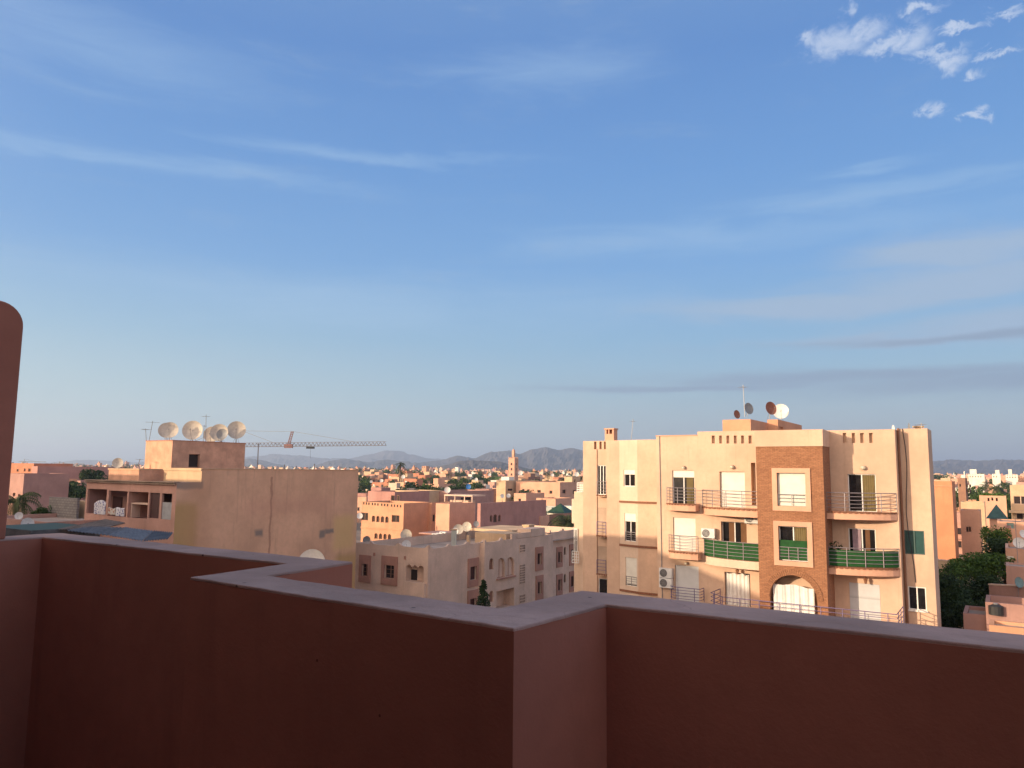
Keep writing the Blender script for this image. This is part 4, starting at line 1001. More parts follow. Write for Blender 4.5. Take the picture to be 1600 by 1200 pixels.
# roof room carrying the dishes
def LG(s, o): return LF.W(s, o, 0)
w4 = Wall(P(268, 720, 54.5), d=RV); w4r = Wall(P(268, 720, 54.5), d=FV)
sp0 = w4.hit(226.5, 715)[0]; up1 = w4r.hit(382.5, 712)[0]; zp = w4.hit(247, 689)[1]
hw = w4r.rect(295, 709.5, 312, 730.5)
m = MB(); prism(m, w4, sp0, 0, 0, -up1, z_roof-.05, zp, [], 0, par=0, rholes=[(*hw, 0.2)], rw=w4r)
m.build('roof_room', [stucco('flaking_orange_render', (0.60,0.34,0.225), .12, .35, 2.5, .5), M_roof], lb)
unit(lb, w4r, hw, 0.2, 1, frame=M_brown, grid=(1, 1), pane=M_dark)
m = MB(); m.wbox(w4, sp0-.03, 0.03, zp+.001, zp+.05, -up1-.03, .03); m.build('roof_room_cap', M_terra, lb)
# low room left of it
w5 = Wall(P(217, 742, 53), d=RV); a5 = w5.hit(169.5, 742)[0]; z5 = w5.hit(190, 734)[1]
m = MB(); prism(m, w5, a5, 0, 0, -2.4, z_roof-.05, z5, [], 0, par=0); m.build('low_roof_room', stucco('flaking_orange_render', (0,0,0)), lb)
m = MB(); m.wbox(w5, a5-.05, .05, z5+.001, z5+.09, -2.45, .05); m.build('roof_room_cap', M_sand, lb)
# loggia fittings
LB = LF.off(-LD)
q = LB.rect(177, 776, 191, 800); m = MB(); m.wbox(LB, q[0], q[1], za, q[3], 0.002, 0.06); d1 = m.build('door', M_darkred, lb)
q = LB.rect(211, 771, 228, 786); m = MB(); m.wbox(LB, q[0], q[1], q[2], q[3], 0.002, 0.05); m.build('shutter', M_dark, lb)
a, b, c, d = lr[2]; m = MB(); m.wbox(LF, a+.12, b-.02, c+(d-c)*.52, c+(d-c)*.58, -0.8, -.17); m.wbox(LF, a+.12, a+.2, c, c+(d-c)*.519, -0.8, -.17); m.build('counter', M_pale, lb)
a, b, c, d = lr[4]; m = MB(); m.wbox(LF, a+.01, b-.01, c+.01, c+(d-c)*.66, -.12, -.06); m.build('grey_panel', plain('grey_panel', (.38,.38,.37), .7), lb)
a, b, c, d = lr[3]; m = MB(); m.wbox(LF, a+.01, b-.01, c+.01, d-.01, -.13, -.09); m.build('brown_shutter', M_darkred, lb)
# washing on the loggia ledge
def cloth(w, q, label, mat, sag=0.1, o=0.05, group='washing hung on the loggia ledge'):
    a, b, c, d = q; m = MB(); N, K = 16, 5
    def f(i, j):
        s = a+(b-a)*i/N; t = j/K; top = d-sag*math.sin(math.pi*i/N)
        return w.W(s, o+0.03*math.sin(i*1.1)*(t+.2), top-(top-c)*t)
    for i in range(N):
        for j in range(K): m.face([f(i,j+1), f(i+1,j+1), f(i+1,j), f(i,j)])
    for i in range(N): m.face([f(i,0), f(i+1,0), w.W(a+(b-a)*(i+1)/N, -.1, f(i+1,0).z+.005), w.W(a+(b-a)*i/N, -.1, f(i,0).z+.005)])
    o_ = m.build('hanging_cloth', mat, smoothf=True); merge(o_); tag(o_, label, 'washing', group)
def printm(name, c1, c2, sc):
    m, nt, bs = newmat(name); p = pos(nt); v = nt.nodes.new('ShaderNodeTexVoronoi'); nt.links.new(p, v.inputs['Vector']); v.inputs['Scale'].default_value = sc
    nt.links.new(mixc(nt, smooth(nt, v.outputs['Distance'], 0.3, 0.45), c1, c2), bs.inputs['Base Color']); bs.inputs['Roughness'].default_value = .9; return m
pr1 = printm('blue_print', (0.16,0.16,0.30), (0.62,0.60,0.60), 7); pr2 = printm('red_print', (0.40,0.14,0.08), (0.55,0.5,0.42), 7)
cloth(LF, LF.rect(148,787,165.5,803.5), 'large white and blue patterned cloth hung slanting in the first opening of the loggia', pr1, -0.25)
cloth(LF, LF.rect(170,793,181,804), 'red and cream patterned cloth on the loggia ledge', pr2)
cloth(LF, LF.rect(182,793,195,806.5), 'blue and white patterned cloth on the loggia ledge, right of the red one', pr1, .05)

# unseen neighbours to the left, added to throw the long evening shade
def plainblock(name, c, w_, l_, z, label, mat, cat='building'):
    t = empty(name, (c[0], c[1], 0), label, cat)
    w = Wall(c, d=RV); m = MB(); nw = max(1, int(w_/3.4)); hs = []
    for k in range(nw):
        for f in range(max(1, int(z/3))):
            s = -w_+1.2+k*3.4; hs.append((s, s+1.1, f*3+1.0, f*3+2.3, .15))
    prism(m, w, -w_, 0, 0, -l_, 0, z, hs); m.build('wall', [mat, M_roof], t)
    for h in hs: unit(t, w, h[:4], .15, 2)
    return t
plainblock('unseen_shade_building', (-41, 12), 38, 26.5, CAMZ+2.75, 'tall pink corner building just outside the left edge, shading the street', M_pink)  # unseen building added to cast shade on the street
plainblock('terrace_shade_building', (-30, -24), 22, 20, CAMZ+9.5, 'tall orange building behind and left of the terrace', M_orange)  # unseen building added to shade the terrace

# ================================================================== pale building with the scalloped parapet
mb_ = empty('scalloped_building', tuple(P(669, 880, 65.2).xy)+(0,), 'faded pink two storey building with a scalloped parapet in the middle, mostly in shade', 'building')
K0 = P(669, 870, 65.2); KF = Wall((K0.x, K0.y), d=RV); KR = Wall((K0.x, K0.y), d=FV)
zk = KF.hit(662, 857)[1]; zk2 = zk-0.05
hf = []; units = []
def kopen(w, r, lst, dep=.2, arch=False, back=False):
    q = w.rect(*r); lst.append((*q, dep, arch, back)); return q
qa = kopen(KF, (566,881,575.5,900), hf); qb = kopen(KF, (601,883,617,904), hf)
ql = KF.rect(634,881,672,909.5); hf.append((ql[0], -0.45, ql[2], ql[3], 0.8, False, True))
s_kl = KF.hit(553, 880)[0]
hr_ = []
qc = kopen(KR, (733.5,885,743.5,906), hr_); qc2 = kopen(KR, (733,935,743,952), hr_)
u745 = KR.hit(745.5, 880)[0]; u757 = KR.hit(757, 880)[0]; u851 = KR.hit(851.5, 880)[0]; u864 = KR.hit(864, 880)[0]; u_e = KR.hit(912, 880)[0]
KR2 = KR.off(0.5)                                # the part beyond 757 stands a little forward
h2 = []
qd = kopen(KR2, (764.5,872.5,771,890), h2, .2, True); qd2 = kopen(KR2, (764.5,923,771,941), h2, .2, True)
qg = kopen(KR2, (776.5,872,789,903), h2, .25, True); qg2_ = kopen(KR2, (790.5,870.5,803.5,900), h2, .25, True)
qh = kopen(KR2, (775.5,921,803.5,950), h2, 1.2, False, True)
qi = kopen(KR2, (838.5,864.5,845.5,882), h2, .25); qi2 = kopen(KR2, (839,909,845.5,928), h2, .25)
vents = [KR2.rect(*r) for r in ((812,851,820,863),(812,882,820,912),(812,929,820,942))]
h3 = []
KR3 = KR.off(-0.6)
qj = kopen(KR3, (871,862.5,876.5,879), h3, .22); qj2 = kopen(KR3, (871,905,876.5,923), h3, .22)
qk = kopen(KR3, (881,854.5,884.5,867), h3, .2, True); qk2 = kopen(KR3, (881,897,884.5,910), h3, .2, True)
ql3 = kopen(KR3, (891,858,898,876), h3, .22); ql4 = kopen(KR3, (891,900,898,917), h3, .22)
m = MB()
front(m, KF, s_kl, 0, 0, zk, hf, 0); front(m, KR, 0, u757+.6, 0, zk2, hr_, 0)
z851 = KR2.hit(840, 826)[1]
ub0 = KR2.hit(757, 880)[0]; ub1 = KR2.hit(864, 880)[0]; um = KR2.hit(800, 850)[0]
front(m, KR2, ub0, ub1, 0, zk2, h2, 0)
m.face([KR2.W(ub0,0,0), KR2.W(ub0,-.5,0), KR2.W(ub0,-.5,zk2), KR2.W(ub0,0,zk2)], 0); m.face([KR2.W(ub1,0,0), KR2.W(ub1,-1.1,0), KR2.W(ub1,-1.1,zk2), KR2.W(ub1,0,zk2)], 0)
front(m, KR3, KR3.hit(860, 880)[0], u_e+2, 0, zk2, h3, 0)
Zf = lambda a, b, z: KF.W(a, b, z)
zr = zk-0.85
m.face([Zf(s_kl,-.2,zr), Zf(0,-.2,zr), Zf(0,-u_e-2,zr), Zf(s_kl,-u_e-2,zr)], 1)
m.face([Zf(s_kl,-u_e-2,0), Zf(s_kl,0,0), Zf(s_kl,0,zk), Zf(s_kl,-u_e-2,zk)], 0)
m.face([Zf(s_kl,-u_e-2,0), Zf(0.5,-u_e-2,0), Zf(0.5,-u_e-2,zk2), Zf(s_kl,-u_e-2,zk2)], 0)
# parapets with low scallops: rising points every few metres
def scallop(w, a, b, z0, period, amp, th=.2, mi=0, invert=False):
    n = max(1, round((b-a)/period)); pts = []
    for k in range(n):
        for j in range(20):
            t = j/20; cx_ = abs(math.cos(math.pi*t)); pts.append((a+(b-a)*(k+t)/n, amp*(0.72*min(1.0, cx_**60*1.6)+0.28*cx_**9)))
    pts.append((b, amp))
    for (s0, h0), (s1, h1) in zip(pts, pts[1:]):
        m.hexa([w.W(s0,0,z0), w.W(s1,0,z0), w.W(s1,-th,z0), w.W(s0,-th,z0)], [w.W(s0,0,z0+h0+.02), w.W(s1,0,z0+h1+.02), w.W(s1,-th,z0+h1+.02), w.W(s0,-th,z0+h0+.02)], mi)
scallop(KF, s_kl+1.9, 0, zk, 2.9, .28)
scallop(KR, .2, u757, zk2, 3.2, .22); scallop(KR2, ub0, um+1, zk2, 2.6, .28); scallop(KR3, ub1+1.2, u_e+2, zk2, 2.8, .32)
for w, a, b in ((KF, s_kl, 0), (KR, 0, ub0), (KR2, ub0, ub1), (KR3, ub1, u_e+2)):
    m.face([w.W(a,-.2,zr), w.W(b,-.2,zr), w.W(b,-.2,zk2), w.W(a,-.2,zk2)], 0)
    m.face([w.W(a,0,zk2-.001), w.W(b,0,zk2-.001), w.W(b,-.2,zk2-.001), w.W(a,-.2,zk2-.001)], 0)
# raised stair block on the parapet line
zst = KR2.hit(850, 824.5)[1]; us0 = KR2.hit(829, 840)[0]
m.wbox(KR2, us0, KR2.hit(851, 840)[0], zk2+.03, zst, -1.6, 0.04)
zmid = KR2.hit(815, 833)[1]; m.wbox(KR2, KR2.hit(800, 840)[0], us0-.002, zk2+.03, zmid, -.22, 0.0)
m.build('wall', [M_pale, M_roof], mb_)
for q in (qa, qb): surround(mb_, KF, q, M_palefr, .32, .13, top=.45, bot=.55); unit(mb_, KF, q, .2, 2, frame=M_brown, pane=M_dark, grid=(2,3))
for q in (qc, qc2): surround(mb_, KR, q, M_palefr, .30, .12, top=.45, bot=.6); unit(mb_, KR, q, .2, 1, frame=M_darkred, pane=M_darkred)
for q in (qi, qi2): surround(mb_, KR2, q, M_palefr, .30, .12, top=.35, bot=.6); unit(mb_, KR2, q, .25, 1, frame=M_darkred, pane=M_darkred)
for q in (qj, qj2, ql3, ql4): surround(mb_, KR3, q, M_palefr, .26, .10, top=.3, bot=.5); unit(mb_, KR3, q, .22, 1, frame=M_darkred, pane=M_darkred)
for q in (qd, qd2): unit(mb_, KR2, q, .2, 1, frame=M_palefr, pane=M_brown, arch=True)
for q in (qk, qk2): unit(mb_, KR3, q, .2, 1, frame=M_darkred, pane=M_dark, arch=True)
for q in (qg, qg2_): unit(mb_, KR2, q, .25, 1, frame=M_palefr, pane=M_pale, arch=True, label='blocked arched balcony opening')
m = MB(); m.wbox(KR2, qg[0]-.1, qg2_[1]+.1, qg[2]-.12, qg[2]-.002, .001, .2); m.build('window_sill', M_palefr, mb_)
for q in vents:                                  # grids of ventilation blocks: raised ribs over a dark field
    m = MB(); a, b, c, d = q; ny = max(3, round((d-c)/.24)); nx = 4
    m.wbox(KR2, a, b, c, d, .001, .012, 1)
    for k in range(nx+1): x = a+(b-a)*k/nx; m.wbox(KR2, x-.035, x+.035, c, d, .013, .06)
    for k in range(ny+1): z = c+(d-c)*k/ny; m.wbox(KR2, a, b, z-.035, z+.035, .014, .061)
    m.build('vent_grid', [M_pale, M_dark], mb_)
# corner loggia door, ledge and scalloped valance
w7 = KF.off(-0.8); q = w7.rect(643,890,652,908.5); m = MB(); m.wbox(w7, q[0], q[1], ql[2], q[3], .002, .08); m.build('door', M_dark, mb_)
m = MB(); N = 12; a, b = ql[0], -0.45
for k in range(N):
    s0, s1 = a+(b-a)*k/N, a+(b-a)*(k+1)/N; h0 = .22*abs(math.sin(math.pi*k/4)); h1 = .22*abs(math.sin(math.pi*(k+1)/4))
    m.hexa([KF.W(s0,-.02,ql[3]-.34+h0), KF.W(s1,-.02,ql[3]-.34+h1), KF.W(s1,-.2,ql[3]-.34+h1), KF.W(s0,-.2,ql[3]-.34+h0)], [KF.W(s0,-.02,ql[3]), KF.W(s1,-.02,ql[3]), KF.W(s1,-.2,ql[3]), KF.W(s0,-.2,ql[3])])
m.build('valance', M_pale, mb_)
m = MB(); m.wbox(KF, ql[0]+.02, -.1, ql[2]-1.6, ql[2]-.02, .002, .28); m.build('loggia_ledge', M_pale, mb_)
m = MB()
q = KF.rect(600, 884, 600.5, 885)
for (x, y) in ((585,866),(633,871.5)):
    s, z = KF.hit(x, y); mm_ = MB(); mm_.wbox(KF, s-.1, s+.1, z-.14, z+.14, .001, .05); mm_.build('wall_vent', M_palefr, mb_)
# sunlit stair room behind the parapet
def room(b, px0, px1, pyt, d, name, mat, l=4.0, zb=None, capmat=None, holes_px=(), rpx=()):
    """roof room: front face across the two pixels with its right front corner at depth d"""
    c = P(px1, pyt, d); w = Wall((c.x, c.y), d=RV); a = w.hit(px0, pyt)[0]; z = c.z; hs = []
    for r in holes_px: q = w.rect(*r); hs.append((*q, .15))
    wr = Wall((c.x, c.y), d=FV); rh = [(*wr.rect(*r), .15) for r in rpx]
    m = MB(); prism(m, w, a, 0, 0, -l, zb if zb is not None else 0, z, hs, par=0, rmi=0, rholes=rh or None, rw=wr)
    o = m.build(name, [mat, M_roof], b)
    for h in hs: unit(b, w, h[:4], .15, 1, frame=M_brown, pane=M_dark)
    for h in rh: unit(b, wr, h[:4], .15, 1, frame=M_brown, pane=M_dark)
    if capmat: m = MB(); m.wbox(w, a-.08, .08, z+.001, z+.12, -l-.08, .08); m.build('roof_room_cap', capmat, b)
    return w, a, z
room(mb_, 742, 791, 834.5, 76.5, 'stair_room', M_sand, 3.0, zr)
room(mb_, 817, 826, 822, 84, 'stair_room', M_sand, 1.2, zr, M_sand)
w8, a8, z8 = room(mb_, 735, 800, 829, 80, 'roof_slab', M_sand, 6.0, P(741,829,80).z-.22)
m = MB(); q = P(732, 850, 76); m.box((q.x, q.y, (zr+z8)/2), (.28, .28, z8-zr-.3), rz=-TH); m.build('roof_post', M_sand, mb_)
# low sheds and screed on its roof
sh = tag(None or empty('roof_shed', tuple(P(700, 850, 82).xy)+(zr,)), 'long low grey roof shed behind the dishes of the scalloped building', 'shed')
c = P(742, 843, 86); w = Wall((c.x, c.y), d=RV); a = w.hit(654, 850)[0]; m = MB(); prism(m, w, a, 0, 0, -4, zr, P(700, 840, 84).z, [], par=0, rmi=0); m.build('wall', M_mauve, sh)
for k, (x, y, d) in enumerate(((682,838,84),(689,837,84.5),(694,835,85),(650,845,80))):
    q = P(x, y+4, d-2.2); ac_unit((q.x, q.y, q.z), -TH, ('pale air conditioner unit on the long roof shed, leftmost of the row','second air conditioner unit on the long roof shed','third air conditioner unit on the long roof shed','bluish air conditioner unit on the roof beside the large tan dish')[k], 'air conditioner units on the roof shed')

def bld(name, label, cat='building'): return empty(name, (0,0,0), label, cat)
def blk(name, label, px0, px1, pyt, d, mat, l=10, par=.7, fh=(), rh=(), arch=False, cat='building', rdep=.2, frame=None, pane=None, base=0, rmat=None, grid=None, th=.2, roofm=None):
    """free-standing block: front face between two pixels, its right front corner at depth d; fh / rh = openings in the photo"""
    c = P(px1, pyt, d); t = empty(name, (c.x, c.y, base), label, cat)
    w = Wall((c.x, c.y), d=RV); a = w.hit(px0, pyt)[0]; wr = Wall((c.x, c.y), d=FV)
    hs = [(*w.rect(*r[:4]), rdep, len(r) > 4) for r in fh]; rs = [(*wr.rect(*r[:4]), rdep, len(r) > 4) for r in rh]
    m = MB(); prism(m, w, a, 0, 0, -l, base, c.z, hs, par=par, rholes=rs or [], rw=wr, th=th); m.build('wall', [mat, roofm or M_roof], t)
    for W_, H in ((w, hs), (wr, rs)):
        for h in H:
            if h[1]-h[0] < .3: continue
            unit(t, W_, h[:4], rdep, 1 if h[5] or (h[1]-h[0]) < 1.2 else 2, frame=frame or M_brown, pane=pane or M_dark, arch=h[5], bar=.07, grid=grid)
    return t, w, a, c.z, wr

# ================================================================== second row
arc = [(581+k*7.0, 805.5+k*.5, 586+k*7.0, 815.5+k*.5, 1) for k in range(4)]
arc2 = [(585+k*7.0, 833+k*.5, 590+k*7.0, 842+k*.5, 1) for k in range(4)]
vh = [(567.5+x, 784.5+.08*x, 569.5+x, 788.2+.08*x) for x in (0,4,8,13.5,17.5,22,28,32.5,37,43.5,48,52.5,57.5)]
t, w, a, z, wr = blk('arcade_building', 'sunlit orange building with two rows of small arched windows and a pierced parapet', 565.5, 631, 786.5, 126, M_orange, 7, fh=arc+arc2+[(564,801,575,813),(612,805,624,816)]+[], par=1.2)
m = MB()
for r in vh:
    q = w.rect(*r); m.wbox(w, q[0], q[1], q[2], q[3], .001, .012)
vo = m.build('hole_shade_plates', M_dark, t)  # thin dark plates painted as shaded holes, no openings cut
m = MB(); q = w.hit(600, 826)[1]; m.wbox(w, a, -.05, q-.1, q+.1, .002, .15); m.build('cornice_band', M_orange, t)
blk('terrace_block', 'narrow sunlit orange block with a dark slot beside the arcaded building', 662, 674.5, 786, 131, M_orange, 6, par=.8, rh=[(676,804,680,815)])
blk('orange_block', 'sunlit salmon block with a thick cornice right of the dark slot', 681, 702.5, 787, 122, M_peach, 7, par=.8, rh=[])
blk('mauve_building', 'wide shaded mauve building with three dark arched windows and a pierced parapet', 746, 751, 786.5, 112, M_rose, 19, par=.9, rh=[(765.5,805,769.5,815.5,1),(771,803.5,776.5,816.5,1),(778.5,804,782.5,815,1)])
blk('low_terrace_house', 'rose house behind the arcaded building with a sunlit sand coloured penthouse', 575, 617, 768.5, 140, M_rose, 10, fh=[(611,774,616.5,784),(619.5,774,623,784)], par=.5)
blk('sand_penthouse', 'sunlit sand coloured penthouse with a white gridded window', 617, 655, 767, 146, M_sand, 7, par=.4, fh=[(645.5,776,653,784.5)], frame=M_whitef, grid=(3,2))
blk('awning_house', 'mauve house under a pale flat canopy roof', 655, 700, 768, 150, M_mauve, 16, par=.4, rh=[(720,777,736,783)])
t = empty('roof_canopy', tuple(P(716, 772, 138).xy)+(P(716,773,138).z-3,), 'pale flat canopy on thin posts over a roof terrace', 'canopy')
c = P(694, 773.5, 138); w = Wall((c.x, c.y), d=RV); b1 = w.hit(738, 775)[0]
m = MB(); m.wbox(w, 0, b1, c.z-.12, c.z+.12, -4, 0); m.build('roof', M_pale, t)
for k, s in enumerate((.1, b1*.38, b1*.72, b1-.1)): m = MB(); m.wbox(w, s-.08, s+.08, c.z-3.4, c.z-.13, -.2, -.04); m.build('post', M_pale, t)
m = MB(); m.wbox(w, 0.3, b1*.7, c.z-3.4, c.z-.9, -3.6, -1.4); m.build('wall', M_pale, t)
# big modern orange-pink house and the minaret behind it
t, w, a, z, wr = blk('long_modern_house', 'long sunlit pink and sand house with small square windows right of the minaret', 806, 875, 753.5, 205, M_peach, 22, par=.6,
   fh=[(816,764,819.5,769.5),(824,764.5,827.5,771.5),(832,765,834,767.5),(839.5,765.5,845,771.5),(858.5,766.5,863,771.5)], rh=[(879,765,884,771),(895,766,900,772),(881,782,885,787)])
blk('stepped_house', 'sunlit sand house with a stepped front just left of the minaret house', 775.5, 790, 751, 210, M_sand, 18, par=.5, rh=[(793.5,763.5,801,767)], roofm=M_roof)
blk('round_terrace_house', 'low sand house with a curved terrace in front of the long modern house', 803, 822, 771, 190, M_peach, 9, par=.5, fh=[(810,779,814,784)])
blk('canopy_house', 'low house with a long grey canopy in front of the long modern house', 838, 868, 779, 176, M_peach, 8, par=.4, fh=[(846,784,852,789)])
blk('corner_tower_house', 'sunlit sand stair tower on the roof of the long modern house', 882, 894, 745, 216, M_sand, 5, par=0, rh=[(897.5,749,899.5,754)])
mn_ = empty('minaret', tuple(P(800, 750, 470).xy)+(gh(0,470),), 'square pink mosque minaret with a small lantern and finial', 'minaret')
c = P(804, 716, 470); w = Wall((c.x, c.y), d=RV); wr = Wall((c.x, c.y), d=FV); a = w.hit(794.5, 730)[0]; side = -a; zt_ = c.z
hs = [(*w.rect(798,723,800.5,727),.3,True),(*w.rect(798,731,800.5,735),.3,True),(*w.rect(798,739.5,800.5,743),.3,True)]
m = MB(); prism(m, w, a, 0, 0, -side, gh(0,470), zt_, hs, par=.8, rholes=[(side*.4, side*.6, h[2], h[3], .3, True) for h in hs], rw=wr, th=.4); m.build('tower', [M_peach, M_roof], mn_)
for W_, s_a, s_b in ((w, hs[0][0], hs[0][1]), (wr, side*.4, side*.6)):
    for h in hs: unit(mn_, W_, (s_a, s_b, h[2], h[3]), .3, 1, frame=M_brown, pane=M_dark, arch=True)
m = MB(); n = 4; l = side/n
for W_ in (w, wr):
    for k in range(n):
        s0 = (a if W_ is w else 0)+l*k+.1*l; m.wbox(W_, s0, s0+l*.45, zt_+.001, zt_+.7, -.4, 0)
m.build('merlons', M_peach, mn_)
m = MB(); cx = w.W(a/2, -side/2, 0); zl = P(799,703.5,470).z; q = side*.34
m.box((cx.x, cx.y, (zt_-.8+zl)/2), (q, q, zl-zt_+.8), rz=-TH); ln = m.build('lantern', M_peach, mn_)
m = MB(); m.sphere((cx.x, cx.y, zl+.1), q*.48, nu=12, nv=8); m.build('dome', M_peach, ln, smoothf=True)
m = MB(); m.tube((cx.x, cx.y, zl+q*.4), (cx.x, cx.y, zl+q*.4+1.9), .09, 6); m.sphere((cx.x,cx.y,zl+q*.4+.6), .24); m.build('finial', M_steel, ln)
# grey-green villa with green pyramid roof
blk('grey_green_house', 'grey green house front beside the green pyramid roof', 820, 862, 793, 150, M_green_w, 6, par=.3, fh=[(836,797.5,839,805),(842,797.5,845,805),(852,798,854.5,805)])
pv = empty('pavilion', tuple(P(868, 808, 148).xy)+(0,), 'white roof pavilion with a dark green pyramid roof', 'pavilion')
c = P(881, 802, 148); w = Wall((c.x, c.y), d=RV); a = w.hit(857, 802)[0]; m = MB(); zc_ = P(870, 802, 148).z
ah = [(a+(-a)*k/6+.15, a+(-a)*(k+1)/6-.15, zc_-1.7, zc_-.4, .3, True) for k in range(6)]
prism(m, w, a, 0, 0, a, zc_-3.4, zc_, ah, par=0, rmi=0); m.build('wall', M_white, pv)
m = MB(); e = .4; q = [w.W(a-e,e,zc_+.002), w.W(e,e,zc_+.002), w.W(e,a-e,zc_+.002), w.W(a-e,a-e,zc_+.002)]; ap_ = w.W(a/2, a/2, P(868,786.5,150).z)
for k in range(4): m.face([q[k], q[(k+1)%4], ap_])
m.face(q[::-1]); m.build('roof', M_grntile, pv)
blk('white_wall_house', 'low white house between the green pyramid roof and the apartment block', 874, 893, 791, 160, M_white, 6, par=.3)
blk('striped_block', 'small low block with sunlit pink faces below the grey green house', 824, 829, 806, 128, M_peach, 3, par=.2)
blk('small_pink_block', 'small pink roof block in front of the brown wall', 836, 844, 806.5, 126, M_peach, 3, par=.2)
blk('brown_wall_house', 'long low brown shaded wall below the green pyramid roof', 835, 858, 807, 132, M_brown, 14, par=.4)
# ================================================================== dishes and antennas near the blank wall building
def dpx(px, py, d, rpx, yaw, label, mat=None, el=30, pole=None, **kw):
    el = el*0.35; q = P(px, py, d); r = rpx*d/FPX; return dish(q, r, yaw, label, mat, el, pole if pole else r*1.25, **kw)
ZP = zp+.05
def pole_to(px, py, d, z): return max(.2, P(px, py, d).z-z)
G1 = 'dishes on the roof room of the blank wall building'
dpx(260, 672.5, 57.5, 12, .35, 'small cream dish half hidden behind the leftmost roof room dish', M_dish, 30, pole_to(260,672.5,57.5,ZP), group=G1)
dpx(265.5, 672, 56.5, 12.5, .30, 'cream dish nearest the left end of the roof room', M_dish, 30, pole_to(265.5,672,56.5,ZP), group=G1)
dpx(301, 672.5, 57.2, 15.2, .15, 'large cream dish with a diagonal shadow, second from the left on the roof room', M_dish, 30, pole_to(301,672.5,57.2,ZP), group=G1)
dpx(331, 679, 60.0, 12.5, .1, 'cream dish mostly hidden behind the third large roof room dish', M_dish, 30, pole_to(331,679,60,ZP), group=G1)
dpx(342.5, 676.5, 58.8, 13.5, .2, 'cream dish with a small grey dish in front of it', M_dish, 30, pole_to(342.5,676.5,58.8,ZP), group=G1)
dpx(347, 678.5, 57.8, 8.5, .0, 'small grey dish in front of the cream dishes on the roof room', M_dishg, 30, pole_to(347,678.5,57.8,ZP), group=G1)
dpx(369.5, 673, 59.5, 14, .3, 'large cream dish at the right end of the roof room', M_dish, 30, pole_to(369.5,673,59.5,ZP), group=G1)
z5t = z5+.09
dpx(184, 724, 55, 8, .3, 'lone cream dish on the low sunlit roof room at the left', M_dish, 30, max(.3, P(184,724,55).z-z5t), group=G1)
b = P(233, 689, 56); antenna((b.x, b.y, ZP), 1.45, .5, 'crooked antenna with two crossed booms at the left end of the roof room', .12, .9, 5)
b = P(228.5, 689, 56.5); antenna((b.x, b.y, ZP), .9, 2.4, 'short drooping antenna beside the crooked one', -.12, .6, 4)
b = P(321, 691, 58); antenna((b.x, b.y, ZP), 2.1, .1, 'thin upright antenna between the roof room dishes', -.03, .55, 5)
b = P(317.5, 691, 58); antenna((b.x, b.y, ZP), 1.3, .1, 'short thin rod antenna between the roof room dishes', 0, .2, 2)
b = P(214, 731, 55); antenna((b.x, b.y, z5t-.02), .75, .6, 'small bent antenna on the low sunlit roof room', .25, .5, 4)
for k, (x, d, h, l) in enumerate(((402, 60, 2.0, 'bare metal pole on the long roof right of the roof room'), (444, 60, .35, 'short iron stub on the long roof, leftmost of three'), (463, 61, .25, 'short iron stub on the long roof, middle of three'), (491, 62, .45, 'short iron stub on the long roof, rightmost of three'))):
    q = P(x, 735, d); t = empty('metal_pole', (q.x, q.y, z_par-.9), l, 'pole'); hh = h+.95
    m = MB(); m.tube((0,0,0), (0,0,hh), .045, 6); m.tube((0,0,0), (0,0,.06), .12, 8); m.build('shaft', M_steel, t, world=False)
dpx(487.5, 883, 14, 24, -.25, 'big pale dish rising just behind the terrace parapet', M_dishw, 24, 1.6, group='dishes near the terrace')

# ---- tower crane behind the roof room
cr = empty('tower_crane', tuple(P(345, 735, 190).xy)+(0,), 'slender pale and red tower crane jib stretching right behind the blank wall building', 'crane')
def cp(x, y, d=190): return P(x, y, d)
m = MB(); b = cp(345, 735); zt_ = cp(345, 697).z
def lattice(m, a, b, w_, h_, n, r, tri=True):
    a, b = Vector(a), Vector(b); d = (b-a)/n; s = Vector((0,0,1)).cross(d.normalized()).normalized() if abs(d.normalized().z) < .9 else Vector((1,0,0))
    u = d.normalized().cross(s) if not tri else Vector((0,0,1))
    if abs((b-a).normalized().z) > .9:
        cs = [Vector((x, y, 0)) for x, y in ((-w_,-w_),(w_,-w_),(w_,w_),(-w_,w_))]
        for c in cs: m.tube(a+c, b+c, r, 4)
        for k in range(n):
            for i in range(4): m.tube(a+d*k+cs[i], a+d*(k+1)+cs[(i+1)%4], r*.6, 3)
        return
    cs = [-s*w_, s*w_, Vector((0,0,h_))]
    for c in cs: m.tube(a+c, b+c, r, 4)
    for k in range(n):
        p, q = a+d*k, a+d*(k+1)
        m.tube(p+cs[0], (p+q)/2+cs[2], r*.6, 3); m.tube((p+q)/2+cs[2], q+cs[0], r*.6, 3); m.tube(p+cs[1], (p+q)/2+cs[2], r*.6, 3); m.tube((p+q)/2+cs[2], q+cs[1], r*.6, 3); m.tube(p+cs[0], q+cs[1], r*.5, 3)
lattice(m, (b.x, b.y, 0), (b.x, b.y, zt_), .7, 0, 22, .09); m.build('mast', M_crane, cr)
m = MB(); lattice(m, cp(345,698.5), cp(603,696), .55, .95, 44, .075); m.build('jib', M_crane, cr)
m = MB(); lattice(m, cp(345,698), cp(280,698), .6, .9, 10, .07); m.box(cp(284,701), (3, 1.4, 2.2)); m.build('counter_jib', M_crane, cr)
m = MB(); lattice(m, cp(451,695), cp(457,674), .25, .3, 6, .06); m.box(cp(451,697), (2.0, 1.0, .9)); m.build('strut', M_craner, cr)
m = MB(); m.tube(cp(345,698), cp(345,671.5), .25, 4, r2=.1); m.build('tower_top', M_crane, cr)
m = MB()
for a, c in (((345,672.5),(457,674.5)),((370,670),(440,696.5)),((457,674),(560,691.5)),((345,672),(285,698))): m.tube(cp(*a), cp(*c), .05, 4)
m.build('tie_rod', M_steel, cr)
